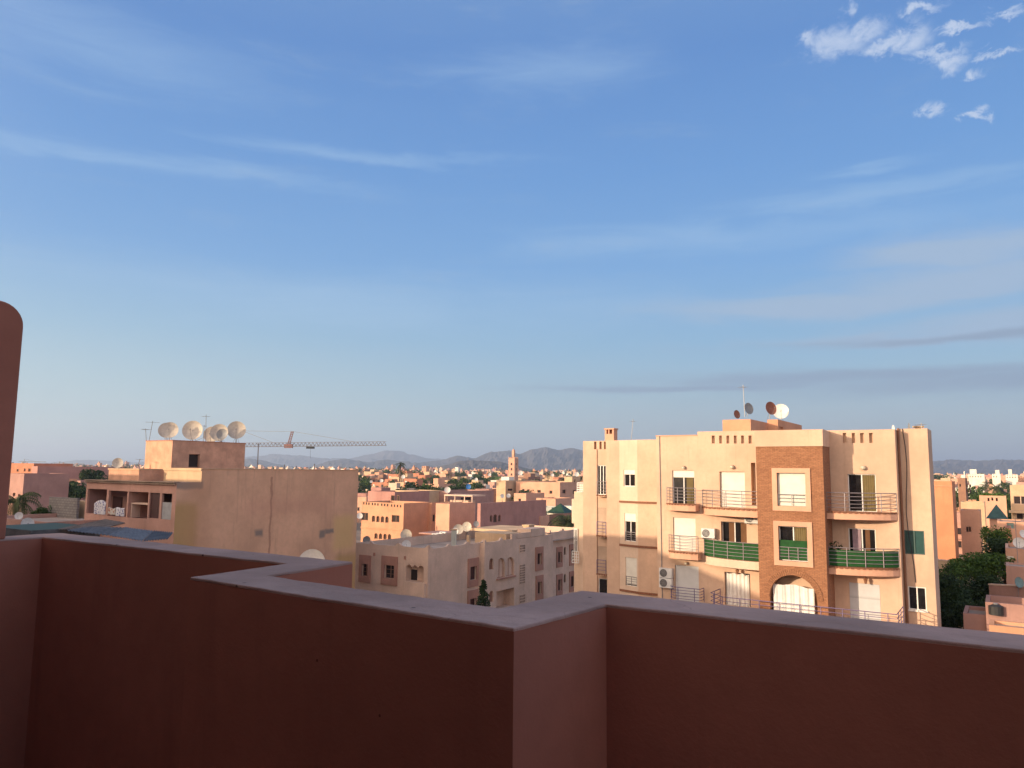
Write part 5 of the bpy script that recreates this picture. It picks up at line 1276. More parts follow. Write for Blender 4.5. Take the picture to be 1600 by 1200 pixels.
m = MB(); m.box(cp(485,699.5), (1.8, 1.3, .5)); m.tube(cp(485,700), cp(485,716), .025, 3); tl = m.build('trolley', M_black, cr)
# far left cranes, tiny
for k, (x0, x1, y, d, l) in enumerate(((93, 132, 725.5, 520, 'tiny far crane jib above the trees at the left, the nearer and longer one'), (38, 72, 721, 900, 'tiny faint far crane jib at the extreme left horizon'))):
    t = empty('tower_crane', tuple(P(x0, y, d).xy)+(gh(0,d),), l, 'crane'); q = P(x0, y, d)
    m = MB(); lattice(m, (q.x, q.y, gh(0,d)), (q.x, q.y, q.z), .8, 0, 12, .14); m.build('mast', M_steel, t)
    m = MB(); lattice(m, P(x0-9, y+.6, d), P(x1, y+1.5, d), .8, 1.0, 22, .12); m.build('jib', M_steel, t)
    m = MB(); m.tube(P(x0,y-4,d), P((x0+x1)/2,y,d), .1, 3); m.tube(P(x0,y-4,d), q, .3, 4); m.build('tie_rod', M_steel, t)

# ================================================================== roof things of the apartment block
G2 = 'dishes on the roof room of the apartment block'
dpx(1151, 647.5, 45.8, 6.8, .55, 'small rusty brown dish at the left end of the orange roof room', M_dishr, 25, pole_to(1151,647.5,45.8,ZR5), group=G2)
dpx(1169.5, 638.5, 46.2, 9.2, .5, 'grey dish under the tall rod on the orange roof room', M_dishg, 25, pole_to(1169.5,638.5,46.2,ZR5), group=G2)
dpx(1220, 643, 52.6, 12, -.3, 'large white mesh dish at the right end of the orange roof room', M_dishw, 35, pole_to(1220,643,52.6,ZR6), group=G2)
dpx(1204, 638, 51.6, 10.5, .4, 'red brown dish in front of the large white one', M_dishr, 25, pole_to(1204,638,51.6,ZR6), group=G2)
b = P(1164, 655, 46.6); antenna((b.x, b.y, ZR5), 2.0, .3, 'tall thin rod antenna on the orange roof room', -.03, .35, 3)
b = P(984, 686, 58); antenna((b.x, b.y, zL-.9), 2.75, .2, 'tall thin antenna with a small comb on the left part of the apartment roof', .10, .35, 3)
b = P(1440, 672, 41.2); antenna((b.x, b.y, zG-.9), 1.25, .2, 'short stubby antenna at the right end of the apartment roof', 0, .3, 3)
dpx(1420, 670, 41.3, 9.5, 1.2, 'dark dish seen edge on at the right end of the apartment roof', M_dishg, 10, .9, group='dishes low on the apartment roof')
dpx(1452-57, 671, 43, 7, 1.4, 'white dish rim peeking over the parapet near the right roof end', M_dishw, 5, 1.0, group='dishes low on the apartment roof')
t = tag(empty('roof_cowl', tuple(P(1435, 671, 41.6).xy)+(zG-.9,)), 'small sunlit vent cowl at the right end of the apartment roof', 'vent cowl')
m = MB(); m.box((0,0,.5), (.28,.28,1.0)); m.build('stack', M_sand, t, world=False); m = MB(); m.box((0,0,1.06), (.42,.42,.1)); m.build('cap', M_sand, t, world=False)
# air conditioner units
def acw(w, px, py, o, label, group='air conditioner units on the apartment block'):
    s, z = w.hit(px, py, .3); q = w.W(s, 0.02, z); return ac_unit((q.x, q.y, q.z), -TH, label, group)
acw(WF, 1106.5, 841, 0, 'white air conditioner unit left of the green balcony')
acw(WF, 1174.5, 818, 0, 'white air conditioner unit tucked under the bare curved balcony')
acw(WF, 1040, 903, 0, 'upper air conditioner unit of the stacked pair by the corner pipe')
acw(WF, 1040, 918.5, 0, 'lower air conditioner unit of the stacked pair by the corner pipe')
# potted plant on the right green balcony
t = empty('potted_plant', tuple(WF.W(sx(1305,860,o=.8), .8, zt(1340,887.5,1.2)+.02)), 'potted plant with pale flowers on the green balcony right of the brick bay', 'potted plant')
m = MB(); m.tube((0,0,0), (0,0,.35), .13, 10, r2=.18); m.build('pot', M_terra, t, world=False)
m = MB(); leaf_clump(m, (0,0,.85), .4, .4, .45, 160, .08, random.Random(4)); m.build('foliage', M_leafd, t, world=False)

# ================================================================== dishes on the scalloped building and second row
G3 = 'dishes on and around the scalloped building roof'
for (x, y, d, r, yw, mt, l) in (
  (634.5, 836, 77, 8.8, .1, M_dish, 'large tan dish above the left end of the scalloped roof'),
  (573, 844, 72, 6.3, -.2, M_dishg, 'bluish grey dish at the left end of the scalloped roof'),
  (635, 851, 71, 7.0, .2, M_dishw, 'white dish half below the scalloped parapet, beneath the large tan dish'),
  (716, 827, 82, 7.8, .2, M_dish, 'pale dish behind the small white one near the green pillar'),
  (711, 830, 80.5, 5.3, .1, M_dishw, 'small white dish near the green pillar'),
  (729.5, 823, 84, 7.5, -.2, M_dish, 'pale dish behind the thin roof post'),
  (744, 818.5, 90, 4.5, .1, M_dishg, 'grey dish behind the sunlit stair room')):
    dpx(x, y, d, r, yw, l, mt, 30, max(.5, P(x, y, d).z-zr), group=G3)
dpx(562, 806, 118, 4.6, .2, 'white dish beside the top left of the arcaded building', M_dishw, 25, 1.2, group='dishes in the second row')
dpx(699, 765.5, 148, 4.8, .1, 'white dish above the mauve canopy house', M_dishw, 30, 1.2, group='dishes in the second row')
dpx(732, 760.5, 170, 4.0, 0, 'bright blue dish above the mauve canopy house', M_dishb, 20, 1.2, group='dishes in the second row')
for k, (x, y, d, r) in enumerate(((785,775,165,3.2),(794.5,774.5,168,3.2),(813,739,330,3.8),(901,741,230,3.6),(863,742,330,2.5),(765,741.5,420,2.4),(744,749,300,2.6),(630,745,300,3),(596,751,230,2.8),(580,752.5,210,2.2))):
    dpx(x, y, d, r, .1, 'small white dish among the crowded roofs in the middle', M_dishw, 30, 2.0, group='small dishes among the middle roofs')
t = tag(empty('green_pillar', tuple(P(709, 855, 76).xy)+(zr,)), 'short pale green chimney pillar on the scalloped roof', 'pillar')
m = MB(); m.box((0,0,.8), (.5,.5,1.6)); m.build('shaft', M_green_w, t, world=False); m = MB(); m.box((0,0,1.66), (.62,.62,.1)); m.build('cap', M_sand, t, world=False)

# ================================================================== left edge, nearer roofs
t, w, a, z, wr = blk('dark_red_block', 'shaded rose building with a dark red side at the far left behind the palm', 8, 38, 740, 95, M_mauve, 5.5, par=.5, fh=[(20,770,24,776),(28,772,32,778)])  # mauve render darkens the walls where no cast shade reaches
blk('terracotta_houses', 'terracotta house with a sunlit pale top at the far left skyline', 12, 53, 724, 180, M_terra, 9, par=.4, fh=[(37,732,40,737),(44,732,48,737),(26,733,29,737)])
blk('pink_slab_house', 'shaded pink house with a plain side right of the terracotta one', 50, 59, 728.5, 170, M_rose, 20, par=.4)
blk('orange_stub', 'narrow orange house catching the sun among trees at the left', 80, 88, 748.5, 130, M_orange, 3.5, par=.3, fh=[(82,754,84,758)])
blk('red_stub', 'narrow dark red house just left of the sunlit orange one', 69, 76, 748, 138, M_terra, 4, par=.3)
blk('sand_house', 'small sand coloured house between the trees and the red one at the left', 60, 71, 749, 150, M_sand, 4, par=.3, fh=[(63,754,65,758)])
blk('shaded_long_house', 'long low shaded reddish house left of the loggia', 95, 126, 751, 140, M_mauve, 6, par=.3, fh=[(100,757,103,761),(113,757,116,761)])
bw = Wall(P(121, 778, 60), d=RV); a = bw.hit(77, 778)[0]; z0 = bw.hit(100, 777.5)[1]
m = MB(); front(m, bw, a, 0, 0, z0, [], 0); m.face([bw.W(0,0,0), bw.W(0,-.2,0), bw.W(0,-.2,z0), bw.W(0,0,z0)]); m.face([bw.W(a,0,z0), bw.W(0,0,z0), bw.W(0,-.2,z0), bw.W(a,-.2,z0)]); m.face([bw.W(0,-.2,0), bw.W(a,-.2,0), bw.W(a,-.2,z0), bw.W(0,-.2,z0)]); m.face([bw.W(a,-.2,0), bw.W(a,0,0), bw.W(a,0,z0), bw.W(a,-.2,z0)])
tag(m.build('block_wall', M_block), 'bare grey concrete block wall left of the loggia', 'wall')
blk('sand_wall_house', 'plain sand coloured lower house wall between block wall and loggia', 121, 136, 783, 60.5, M_sand, 3, par=.2)
t, w, a, z, wr = blk('low_pink_roof', 'low pink roofed house at the bottom left edge', -30, 73, 816, 52, M_pink, 8, par=.3)
dpx(29.5, 806, 57, 5.8, .3, 'white dish on the lower left roofs, upper of two', M_dishw, 30, 1.5, group='dishes on the lower left roofs')
dpx(43, 818, 50, 9, .7, 'larger grey white dish on the lower left roofs, lower of two', M_dishw, 30, 1.2, group='dishes on the lower left roofs')
# lean-to roof of corrugated sheets in front of the loggia
def corr(name, pts, label, mat, n=26, amp=.035):
    A, B, C, D = [Vector(p) for p in pts]; m = MB()        # A->B along the waves' cross direction, A->D along the slope
    for k in range(n*4):
        f0, f1 = k/(n*4), (k+1)/(n*4); h0, h1 = amp*math.sin(math.pi*k/2), amp*math.sin(math.pi*(k+1)/2); u = Vector((0,0,1))
        p0, p1, q0, q1 = A.lerp(B, f0)+u*h0, A.lerp(B, f1)+u*h1, D.lerp(C, f0)+u*h0, D.lerp(C, f1)+u*h1
        m.face([p0, p1, q1, q0]); m.face([p0-u*.01, q0-u*.01, q1-u*.01, p1-u*.01])
    return tag(m.build(name, mat), label, 'metal roof', 'corrugated sheets of the lean-to roof')
d0 = 43
corr('corrugated_sheet', [P(104,829,d0), P(168,836,d0-3.5), P(204,825,d0-1), P(140,822.5,d0+2.5)], 'dark corrugated sheet on the lean-to roof, leftmost of the grey sheets', M_corr, 12)
corr('corrugated_sheet', [P(169,836.2,d0-3.5), P(222,845,d0-6), P(240,829.5,d0-3), P(196,824,d0-.5)], 'pale blue grey corrugated sheet in the middle of the lean-to roof', plain('corrugated_blue', (.19,.195,.205), .6, .2, .2), 12)
corr('corrugated_sheet', [P(223,845.2,d0-6), P(262,842,d0-7.5), P(271,832,d0-4), P(241,829,d0-3)], 'darkest corrugated sheet at the right end of the lean-to roof', M_corr, 9)
corr('corrugated_sheet', [P(90,827,d0+2), P(150,827.5,d0+.2), P(196,817,d0+3), P(165,811.5,d0+6)], 'rusty brown corrugated sheet leaning at the back of the lean-to roof', M_corrb, 14)
t = empty('lean_to_shed', tuple(P(180, 845, 39).xy)+(0,), 'shed carrying the corrugated lean-to roof in front of the loggia', 'shed')
c = P(262, 846, 36); w = Wall((c.x, c.y), d=RV); a = w.hit(110, 838)[0]
m = MB(); prism(m, w, a, -.2, 0, -6.5, 0, P(180,850,39).z-.75, [], par=0, rmi=0); m.build('wall', M_pale, t)
blk('green_roof_shed', 'low shed with a dark green corrugated roof at the bottom left edge', -20, 48, 829, 44, M_corr, 4, par=0, roofm=plain('green_sheet',(.03,.065,.045),.7))

# ================================================================== right edge
t, w, a, z, wr = blk('orange_tall_house', 'tall plain orange house just right of the apartment block, its foot in shade', 1440, 1487, 752.5, 84, M_deep, 6.5, par=.5)
m = MB(); m.wbox(w, a, .04, z-.55, z-.45, .002, .06); m.build('cornice_band', M_orange, t)
blk('orange_small_house', 'smaller peach house with a side in shade and one double window', 1500, 1531, 798, 88, M_peach, 4.5, par=.4, fh=[(1510,823,1513,831),(1514,823,1517,831)])
blk('sand_roof_house', 'sand coloured house behind the smaller peach house with a white roof edge', 1501, 1538, 785, 112, M_sand, 5, par=.3)
blk('many_windowed_house', 'brown shaded house with rows of dark windows right of the tall orange house', 1496, 1508, 747, 150, M_brown, 9, par=.4, rh=[(1510,757,1512.5,762),(1516,757,1518.5,762),(1510,765,1512.5,770),(1516,765,1518.5,770)], fh=[(1499,756,1502,761)])
blk('low_peach_house', 'low peach house with small dark windows behind the teal roof', 1530, 1572, 775, 135, M_peach, 8, par=.4, fh=[(1543,773+5,1546,783),(1549,777,1552,782),(1556,778,1559,783)])
pv = empty('teal_roof_house', tuple(P(1560, 830, 92).xy)+(0,), 'peach house with a teal pyramid roof near the right edge', 'house')
c = P(1570, 811, 92); w = Wall((c.x, c.y), d=RV); a = w.hit(1546, 811)[0]; m = MB(); prism(m, w, a, 0, 0, a, 0, c.z, [(a+.5, a+1.1, c.z-2.4, c.z-1.2, .15), (a+1.5, a+1.9, c.z-2.4, c.z-1.2, .15)], par=0, rmi=0); m.build('wall', M_peach, pv)
unit(pv, w, (a+.5, a+1.1, c.z-2.4, c.z-1.2), .15, 1, frame=M_brown); unit(pv, w, (a+1.5, a+1.9, c.z-2.4, c.z-1.2), .15, 1, frame=M_brown)
m = MB(); e = .35; q = [w.W(a-e,e,c.z+.002), w.W(e,e,c.z+.002), w.W(e,a-e,c.z+.002), w.W(a-e,a-e,c.z+.002)]; apx = w.W(a/2, a/2, c.z+1.7)
for k in range(4): m.face([q[k], q[(k+1)%4], apx])
m.face(q[::-1]); m.build('roof', M_teal, pv)
t, w, a, z, wr = blk('balcony_house', 'sunlit sand house with a glazed balcony cut by the right edge', 1578, 1630, 759, 96, M_sand, 8, par=.6, fh=[(1584,775,1606,788),(1588,802,1610,812)], frame=M_pale)
m = MB(); s, zb_ = w.hit(1600, 799); m.wbox(w, a-.3, 0, zb_-.2, zb_+.1, .002, 1.0); m.build('balcony', M_sand, t)
blk('teal_panel_house', 'low peach house with a teal glass panel near the right edge', 1558, 1600, 816, 76, M_peach, 5, par=.1, fh=[(1573,816+1,1585,826)], pane=plain('teal_panel', (.16,.26,.24), .4), frame=M_steel)
blk('red_brown_house', 'shaded red brown low block right of the green creeper', 1570, 1580, 825, 72, M_terra, 4, par=.1)
blk('lower_peach_house', 'peach house with a small white panel and dishes on its roof', 1571, 1640, 860, 54, M_peach, 5, par=.25, fh=[(1573.5,869,1584,873.5)], pane=M_white, frame=M_white, rdep=.05)
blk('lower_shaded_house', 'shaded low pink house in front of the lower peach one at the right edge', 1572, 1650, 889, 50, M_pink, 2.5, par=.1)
dpx(1592, 848, 55, 8, -.5, 'large white dish on the lower right roof', M_dishw, 32, 1.0, group='dishes on the lower right roofs')
dpx(1598, 834, 57, 6, .2, 'dish cut by the right picture edge above the large white one', M_dishw, 32, 1.2, group='dishes on the lower right roofs')
dpx(1592, 910, 48, 8, .2, 'dark teal dish low at the right edge', plain('dish_teal', (.16,.24,.24), .6), 30, .9, group='dishes on the lower right roofs')
dpx(1543, 836, 80, 4, .2, 'small white dish beside the green creeper', M_dishw, 28, 1.5, group='dishes on the lower right roofs')
q = P(1590.5, 880, 52); antenna((q.x, q.y, q.z), 3.0, .2, 'thin rusty pole with a small comb on the lower right roof', 0, .5, 4)
# boundary walls
def bwall(name, label, pts, z0=0, th=.2, mat=None, cap=True):
    t = empty(name, (pts[0].x, pts[0].y, 0), label, 'wall'); m = MB(); mc = MB()
    for a, b in zip(pts, pts[1:]):
        w = Wall((a.x, a.y), p1=(b.x, b.y)); q = [w.W(0,0,0), w.W(w.L,0,0), w.W(w.L,-th,0), w.W(0,-th,0)]
        m.hexa(q, [Vector((p.x,p.y,z)) for p, z in zip(q, (a.z,b.z,b.z,a.z))])
        if cap: r = [w.W(-.02,.04,0), w.W(w.L+.02,.04,0), w.W(w.L+.02,-th-.04,0), w.W(-.02,-th-.04,0)]; mc.hexa([Vector((p.x,p.y,z+.002)) for p, z in zip(r, (a.z,b.z,b.z,a.z))], [Vector((p.x,p.y,z+.08)) for p, z in zip(r, (a.z,b.z,b.z,a.z))])
    m.build('wall', mat or M_pale, t); 
    if cap: mc.build('coping', M_pale, t)
    return t
bwall('garden_wall', 'old weathered sand garden wall at the foot of the tall orange house', [P(1450,874,64), P(1483,877,62.5), P(1505,900,61)], mat=M_sand)
bwall('garden_wall', 'pale garden wall in front of the round bush, running to the right', [P(1503,902,59), P(1563,907,55), P(1571,880,58)], mat=M_pale)
bwall('yard_wall', 'grey shaded yard wall at the right edge below the bushes', [P(1545,914,50), P(1600,917,48), P(1640,919,47)], mat=M_mauve)
t, w, a, z, wr = blk('shaded_roof_house', 'low mauve shaded roof with a raised edge at the lower right corner', 1540, 1660, 951, 40, M_mauve, 3, par=.35)  # mauve stands for shade, painted over a roof the sun reaches
t, w, a, z, wr = blk('sunlit_low_roof', 'low roof slab with a sunlit orange edge at the lower right corner', 1546, 1680, 990, 34, M_orange, 1.6, par=.15)
t, w, a, z, wr = blk('grey_roof_house', 'small grey pink roof between the dark bushes and the mauve roof', 1505, 1548, 962, 42, M_mauve, 3, par=.2)  # shade put into the mauve colour here too
t = empty('roof_tank', tuple(P(1556, 948, 41.5).xy)+(P(1556,950,41.5).z-.35,), 'small dark water tank on the mauve shaded roof', 'water tank')
m = MB(); m.tube((0,0,0), (0,0,.45), .35, 14); m.tube((0,0,.45), (0,0,.55), .35, 14, r2=.12); m.build('tank', M_black, t, world=False); m = MB(); m.tube((0,0,.55), (0,0,.6), .12, 10); m.build('lid', M_steel, t, world=False)

# ================================================================== trees and bushes that stand close enough to tell apart
def bush(px, py, d, w_, h_, label, leaf, n=2600, size=.10, seed=1, cat='bush', base=0, name='bush', lob=7):
    """rounded shrub whose crown centre is at the pixel, w_ and h_ metres wide and high"""
    q = P(px, py, d); t = empty(name, (q.x, q.y, base), label, cat, None); rng = random.Random(seed)
    m = MB(); zc = q.z-base
    for k in range(3): m.tube((rng.uniform(-.2,.2), rng.uniform(-.2,.2), 0), (rng.uniform(-.3,.3)*w_, rng.uniform(-.2,.2)*w_, zc), .07, 5, r2=.03)
    m.build('trunk', M_trunk, t, world=False)
    m = MB()
    for k in range(lob):
        x, y, z = rng.uniform(-.36,.36)*w_, rng.uniform(-.3,.3)*w_, zc+rng.uniform(-.34,.34)*h_; r = rng.uniform(.2,.34)
        leaf_clump(m, (x,y,z), r*w_, r*w_, r*h_, n//lob, size, rng)
    leaf_clump(m, (0,0,zc), w_*.5, w_*.4, h_*.5, n//6, size*.9, rng)
    m.build('crown', leaf, t, world=False); return t
bush(1527, 886, 57, 4.2, 2.0, 'round mid green bush behind the pale garden wall', M_leafb, 5200, .11, 1, base=4.5)
bush(1497, 888, 60, 2.4, 1.5, 'small yellow green bush at the left of the round one', M_leafb, 1500, .10, 2, base=4.5)
bush(1556, 846, 62, 1.7, 2.6, 'bright green creeper mound on a wall top near the right edge', M_leafb, 3000, .10, 3, cat='creeper', base=4.5, name='creeper')
bush(1557, 868, 60, 2.2, 2.4, 'dark green hanging shrub below the bright creeper', M_leafd, 2400, .11, 4, base=4.5)
bush(1483, 948, 50, 3.0, 3.8, 'large dark leafy tree mass against the right side of the apartment block', M_leafd, 6500, .12, 5, cat='tree', name='broadleaf_tree', lob=11)
bush(1505, 925, 52, 3.8, 2.4, 'dark spreading shrub right of the large dark tree', M_leafd, 3800, .12, 6, base=2)
bush(1520, 958, 47, 2.6, 1.6, 'small dark shrub between the tree mass and the grey pink roof', M_leafd, 1800, .11, 8, base=2)
q = P(1470, 897, 58); t = empty('bare_shrub', tuple(q), 'leggy brown shrub with bare upright twigs by the sand garden wall', 'shrub'); m = MB(); rg = random.Random(9)
for k in range(14):
    x = rg.uniform(-1.1, 1.1); m.tube((x*.6, 0, -.9), (x, rg.uniform(-.3,.3), rg.uniform(.0,.9)), .03, 4, r2=.012)
m.build('twigs', M_trunk, t, world=False); m = MB()
for k in range(8): leaf_clump(m, (rg.uniform(-1,1), 0, rg.uniform(-.6,.5)), .3, .3, .35, 40, .07, rg)
m.build('foliage', M_leafd, t, world=False)
# cypress in front of the scalloped building
q = P(755, 948, 62); t = empty('cypress', (q.x, q.y, 0), 'dark pointed conifer in front of the scalloped building', 'tree'); m = MB(); hz = P(754,909.5,62).z
m.tube((0,0,0), (0,0,hz), .12, 6, r2=.03); m.build('trunk', M_trunk, t, world=False); m = MB(); rg = random.Random(3)
for k in range(26):
    f = k/26; z = hz-4.2*f; r = .12+.85*f**.8
    for j in range(5): a = rg.uniform(0,6.28); leaf_clump(m, (math.cos(a)*r*.6, math.sin(a)*r*.6, z+rg.uniform(-.1,.1)), .35*r+.1, .35*r+.1, .16, 26, .085, rg)
m.build('crown', M_leafd, t, world=False)
# palms
def palm(px, py, d, fr, label, seed=1, base=None, n=26, group=None):
    q = P(px, py, d); b = gh(q.x, d) if base is None else base; t = empty('palm_tree', (q.x, q.y, b), label, 'palm tree', group); palm_mesh(t, q.z-b, fr, seed, n); return t
palm(20, 786, 70, 2.6, 'bushy palm at the left edge in front of the rose building', 2, n=34)
palm(624, 726.5, 330, 3.3, 'tall lone palm standing above the middle of the town', 5)
# agave-like fan palm crown at the right of the brown wall
palm(884, 817, 118, 4.2, 'dark shaggy palm beside the left end of the apartment block', 7, n=44)
bush(68, 812, 62, 2.0, 2.4, 'leafy grey green tree left of the block wall', M_leaf, 3000, .13, 21, cat='tree', name='broadleaf_tree')
bush(58, 776, 100, 2.8, 4.2, 'tall loose tree between the rose building and the sunlit orange house', M_leaf, 3000, .16, 22, cat='tree', name='broadleaf_tree')
bush(108, 765, 120, 8.0, 2.6, 'wide dark tree crown behind the block wall', M_leafd, 2600, .24, 23, cat='tree', name='broadleaf_tree')
bush(150, 750, 150, 5.0, 3.4, 'dark tree crown above the left end of the loggia', M_leafd, 2200, .26, 24, cat='tree', name='broadleaf_tree')
bush(1548, 779, 140, 4.2, 1.8, 'bright green tree crown on the roofs behind the smaller peach house', M_leafb, 2200, .22, 26, cat='tree', name='broadleaf_tree')

for k, (x0, x1, y, d, lab) in enumerate(((1502,1508,739.5,430,'small square white far block, first from the left on the right skyline'),(1513,1538,738,470,'long stepped white far block on the right skyline'),(1550,1563,738,450,'white far block in the middle of the right skyline'),(1571,1590,739,480,'pale cream far block near the right edge of the skyline'))):
    t, w, a, z, wr = blk('white_block', lab, x0, x1, y+2.5, d, M_white, 9, par=.6, fh=[(x0+2+j*4.2, y+2.5+f*3.4, x0+3.6+j*4.2, y+4.4+f*3.4) for j in range(int((x1-x0-2)/4.2)) for f in range(2)], base=gh(0,d), rdep=.3)
    q = w.W(a*(.25, .7, .35, .6)[k], -4, 0); m = MB(); m.box((q.x, q.y, z+1.0), (abs(a)*(.3,.42,.5,.3)[k], 4, (2.0,3.6,2.6,4.4)[k]), rz=-TH); m.build('roof_room', M_white, t)
# ================================================================== the town: houses, trees and palms spread over the plain
TOWN = random.Random(21)
tcols = [('sand', M_sand), ('peach', M_peach), ('pink', M_pink), ('rose', M_rose), ('orange', M_orange), ('terracotta', M_terra), ('white', M_white), ('cream', M_creamL), ('brown', M_brown)]
def proto_house(kind, mname, mat, seed):
    r = random.Random(seed); w_, l_, h_ = [(9, 9, 7.2), (13, 10, 8.4), (8, 11, 10.2), (16, 12, 10.8), (10, 8, 5.2)][kind]
    t = empty('house', (0,0,0)); w = Wall((w_/2, -l_/2), d=RV); m = MB()
    W0 = Wall((-w_/2, -l_/2), d=Vector((1,0,0))); WR = Wall((w_/2, -l_/2), d=Vector((0,1,0)))
    prism(m, W0, 0, w_, 0, -l_, -6, h_, [], par=.8)
    if kind in (1, 3): prism(m, W0, w_*.55, w_*.95, -l_*.3, -l_*.8, h_-.8, h_+2.4, [], par=0, rmi=0)
    if kind in (0, 2): prism(m, W0, w_*.1, w_*.4, -l_*.5, -l_*.9, h_-.8, h_+2.1, [], par=0, rmi=0)
    if kind == 4: m.wbox(W0, w_*.2, w_*.8, h_-.05, h_+.9, -l_*.5, -l_*.45)
    if kind in (0, 3): m.wbox(W0, 0, w_, h_*.48, h_*.48+.25, .002, .5)
    m.build('wall', [mat, M_roof], t, world=False)
    fl = int(h_//3)
    for W_, L in ((W0, w_), (WR, l_)):
        n = max(2, int(L/3.6))
        for f in range(fl):
            for k in range(n):
                if r.random() < .28: continue
                s = L*(k+.5)/n; z = f*3+1.0+(h_-fl*3)*.4; ww = r.choice((.5,.65,.9)); q = MB()
                q.wbox(W_, s-ww, s+ww, z, z+1.45, .002, .03, 1); q.wbox(W_, s-ww-.1, s+ww+.1, z-.12, z-.002, .002, .14, 0); q.wbox(W_, s-ww-.1, s+ww+.1, z+1.452, z+1.58, .002, .12, 0)
                q.build('window', [mat, M_dark if r.random() < .8 else M_whitef], t, world=False)
    return t
HP = {}
def place_house(x, y, kind, ci, sc, label, group):
    key = (kind, ci)
    if key not in HP: HP[key] = proto_house(kind, *tcols[ci], seed=kind*17+ci); o = HP[key]
    else: o = copy_tree(HP[key])
    o.location = (x, y, gh(x, y)); o.rotation_euler = (0, 0, -TH+TOWN.choice((0, 0, 0, math.pi/2, .12, -.1))); o.scale = (sc, sc, sc*TOWN.uniform(.9, 1.08)); tag(o, label, 'house', group); return o
# houses in the gaps of the view: strips of directions that are open between the near buildings
def zone(px):
    if px < 240: return 'left'
    if px < 930: return 'middle'
    return 'right'
kinds = ('cube house with a roof room', 'wide house with a stair room', 'tall narrow house', 'broad three storey block', 'low house with a raised roof wall')
zlab = {'left': 'left of the loggia', 'middle': 'beyond the scalloped building', 'right': 'right of the apartments'}
cnt = 0; spots = []
for (x0, x1, d0, d1, n) in ((-20, 235, 160, 700, 62), (380, 930, 185, 420, 70), (555, 930, 330, 800, 112), (1450, 1640, 150, 420, 24), (1450, 1640, 300, 800, 40)):
    tries = 0; k = 0
    while k < n and tries < n*40:
        tries += 1
        px = TOWN.uniform(x0, x1); u = TOWN.random(); d = d0*(d1/d0)**u
        q = P(px, hor(px), d); 
        if any(abs(q.x-a)*1.0+abs(q.y-b)*1.0 < 15+d*.004 for a, b in spots): continue
        if abs(px-800) < 9 and d < 480: continue
        if 200 < d < 250 and 770 < px < 905: continue
        if 380 < px < 905 and d < 185: continue
        spots.append((q.x, q.y)); k += 1
        far = d > 330; kind = TOWN.choice((0,1,2,4,4,0,1)) if d < 400 else TOWN.choice((0,1,2,3,3,1)); 
        if d < 260: kind = TOWN.choice((0, 4, 4, 1))
        wts = [20,18,14,12,12,10,5,8,6] if far else [16,18,14,10,14,8,8,8,4]
        ci = TOWN.choices(range(9), wts)[0]; sc = TOWN.uniform(.66, .92) if not far else TOWN.uniform(.62, .95)
        z = zone(px); dist = 'far' if far else 'nearer'
        place_house(q.x, q.y, kind, ci, sc, f'{dist} {tcols[ci][0]} {kinds[kind]} {zlab[z]}', f'{dist} {tcols[ci][0]} town houses of one shape {zlab[z]}'+' abcde'[0]*0+' '+('cube','wide','narrow','broad','low')[kind]); cnt += 1
# the town beyond, too small to count: one mass of flat roofed houses
m = MB(); FR = random.Random(5)
for k in range(1900):
    d = 760+1300*FR.random()**1.3; px = FR.uniform(-120, 1720); q = P(px, hor(px), d); s = FR.uniform(3.5, 8.5); l = FR.uniform(3.5, 8.5); h = FR.choice((3, 4, 5, 6.5, 7, 8, 10)); g = gh(q.x, q.y)
    if FR.random() < .03: h += 5
    W0 = Wall((q.x, q.y), d=Vector((math.cos(-TH), math.sin(-TH), 0))); mi = FR.choices(range(8), [22,18,14,12,10,8,8,8])[0]
    m.wbox(W0, 0, s, g-3, g+h, -l, 0, mi)
    if FR.random() < .5: m.wbox(W0, s*.2, s*.5, g+h+.01, g+h+2.2, -l*.6, -l*.2, mi)
    for f in range(int(h//3)):
        for j in range(int(s//2.6)):
            if FR.random() < .7: m.wbox(W0, j*2.6+.8, j*2.6+1.8, g+f*3+1, g+f*3+2.3, .01, .05, 8)
o = m.build('far_town', [tcols[i][1] for i in range(8)]+[M_dark]); tag(o, 'dense far town of pale flat roofed houses below the mountains', 'town', kind='stuff')
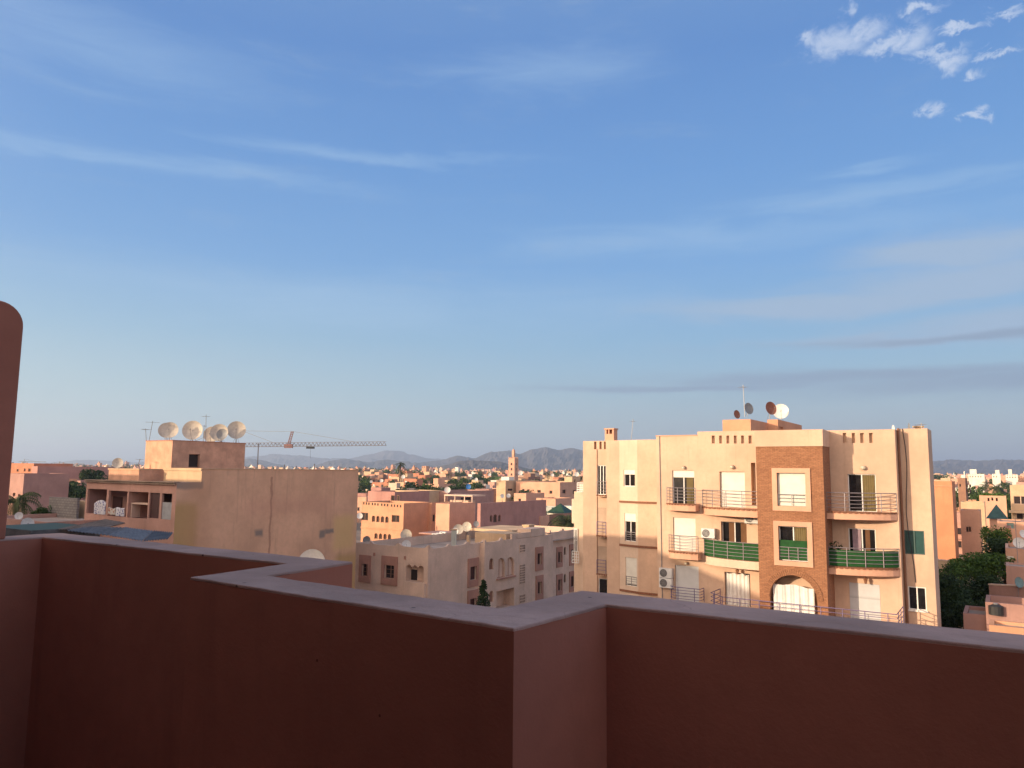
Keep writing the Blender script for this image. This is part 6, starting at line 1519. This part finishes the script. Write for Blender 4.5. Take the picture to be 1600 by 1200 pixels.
# trees of the town
TP = []
for s in range(3):
    t = empty('broadleaf_tree', (0,0,0)); tree_mesh(t, 8, 3.6, 40+s, (M_leaf, M_leafd, M_leaf)[s], 900, .42, .32); TP.append([t, False])
PP = [empty('palm_tree', (0,0,0)) for _ in range(2)]
palm_mesh(PP[0], 12, 3.0, 61, 22, 5); palm_mesh(PP[1], 9, 3.2, 62, 22, 5); PP = [[p, False] for p in PP]
tl = {'left': 'dark round tree among the roofs left of the loggia', 'middle': 'dark round tree among the roofs beyond the scalloped building', 'right': 'dark round tree among the roofs right of the apartment block'}
pl = {'left': 'small palm among the roofs left of the loggia', 'middle': 'small palm among the roofs beyond the scalloped building', 'right': 'small palm among the roofs right of the apartment block'}
for (x0, x1, d0, d1, n, np_) in ((-10, 240, 170, 900, 46, 9), (555, 930, 200, 900, 110, 20), (1450, 1640, 160, 1000, 38, 6)):
    for k in range(n+np_):
        px = TOWN.uniform(x0, x1); d = d0*(d1/d0)**TOWN.random(); q = P(px, hor(px), d)
        if k < n: src = TOWN.choice(TP); lab = tl; sc = TOWN.uniform(.8, 1.3)*(1+d/3500)
        else: src = TOWN.choice(PP); lab = pl; sc = TOWN.uniform(.85, 1.3)
        if abs(px-799) < (8 if k < n else 24) and d < 480: continue
        o = copy_tree(src[0]) if src[1] else src[0]; src[1] = True
        z = zone(px); o.location = (q.x, q.y, gh(q.x, q.y)); o.rotation_euler = (0,0,TOWN.uniform(0,6.28)); o.scale = (sc,sc,sc)
        tag(o, lab[z], 'tree' if k < n else 'palm tree', ('round trees ' if k < n else 'small palms ')+'among the roofs '+zlab[z])
for src in TP+PP:
    if not src[1]: raise RuntimeError('unused proto')
# far groves along the horizon
m = MB(); FR = random.Random(8)
for k in range(1100):
    d = 480+1900*FR.random(); px = FR.uniform(-120, 1720); q = P(px, hor(px), d); g = gh(q.x, q.y); r = FR.uniform(2.5, 6.5)
    leaf_clump(m, (q.x, q.y, g+r*.8), r*1.3, r*1.3, r*.9, 34, r*.34, FR)
o = m.build('far_groves', M_leaf); tag(o, 'dark far groves and gardens between the houses below the mountains', 'trees', kind='stuff')
# ================================================================== the air: one even box of haze
m = MB(); m.box((0, 5500, 149), (17900, 16900, 300.0))
mz = bpy.data.materials.new('haze_air'); mz.use_nodes = True; nz = mz.node_tree; nz.nodes.clear()
vz = nz.nodes.new('ShaderNodeVolumePrincipled'); vz.inputs['Color'].default_value = (0.66, 0.80, 1.0, 1); vz.inputs['Density'].default_value = 0.00016
vz.inputs['Anisotropy'].default_value = 0.3
oz = nz.nodes.new('ShaderNodeOutputMaterial'); nz.links.new(vz.outputs[0], oz.inputs['Volume'])
tag(m.build('haze', mz), 'thin bluish haze over the distant town and mountains', 'haze', kind='stuff')
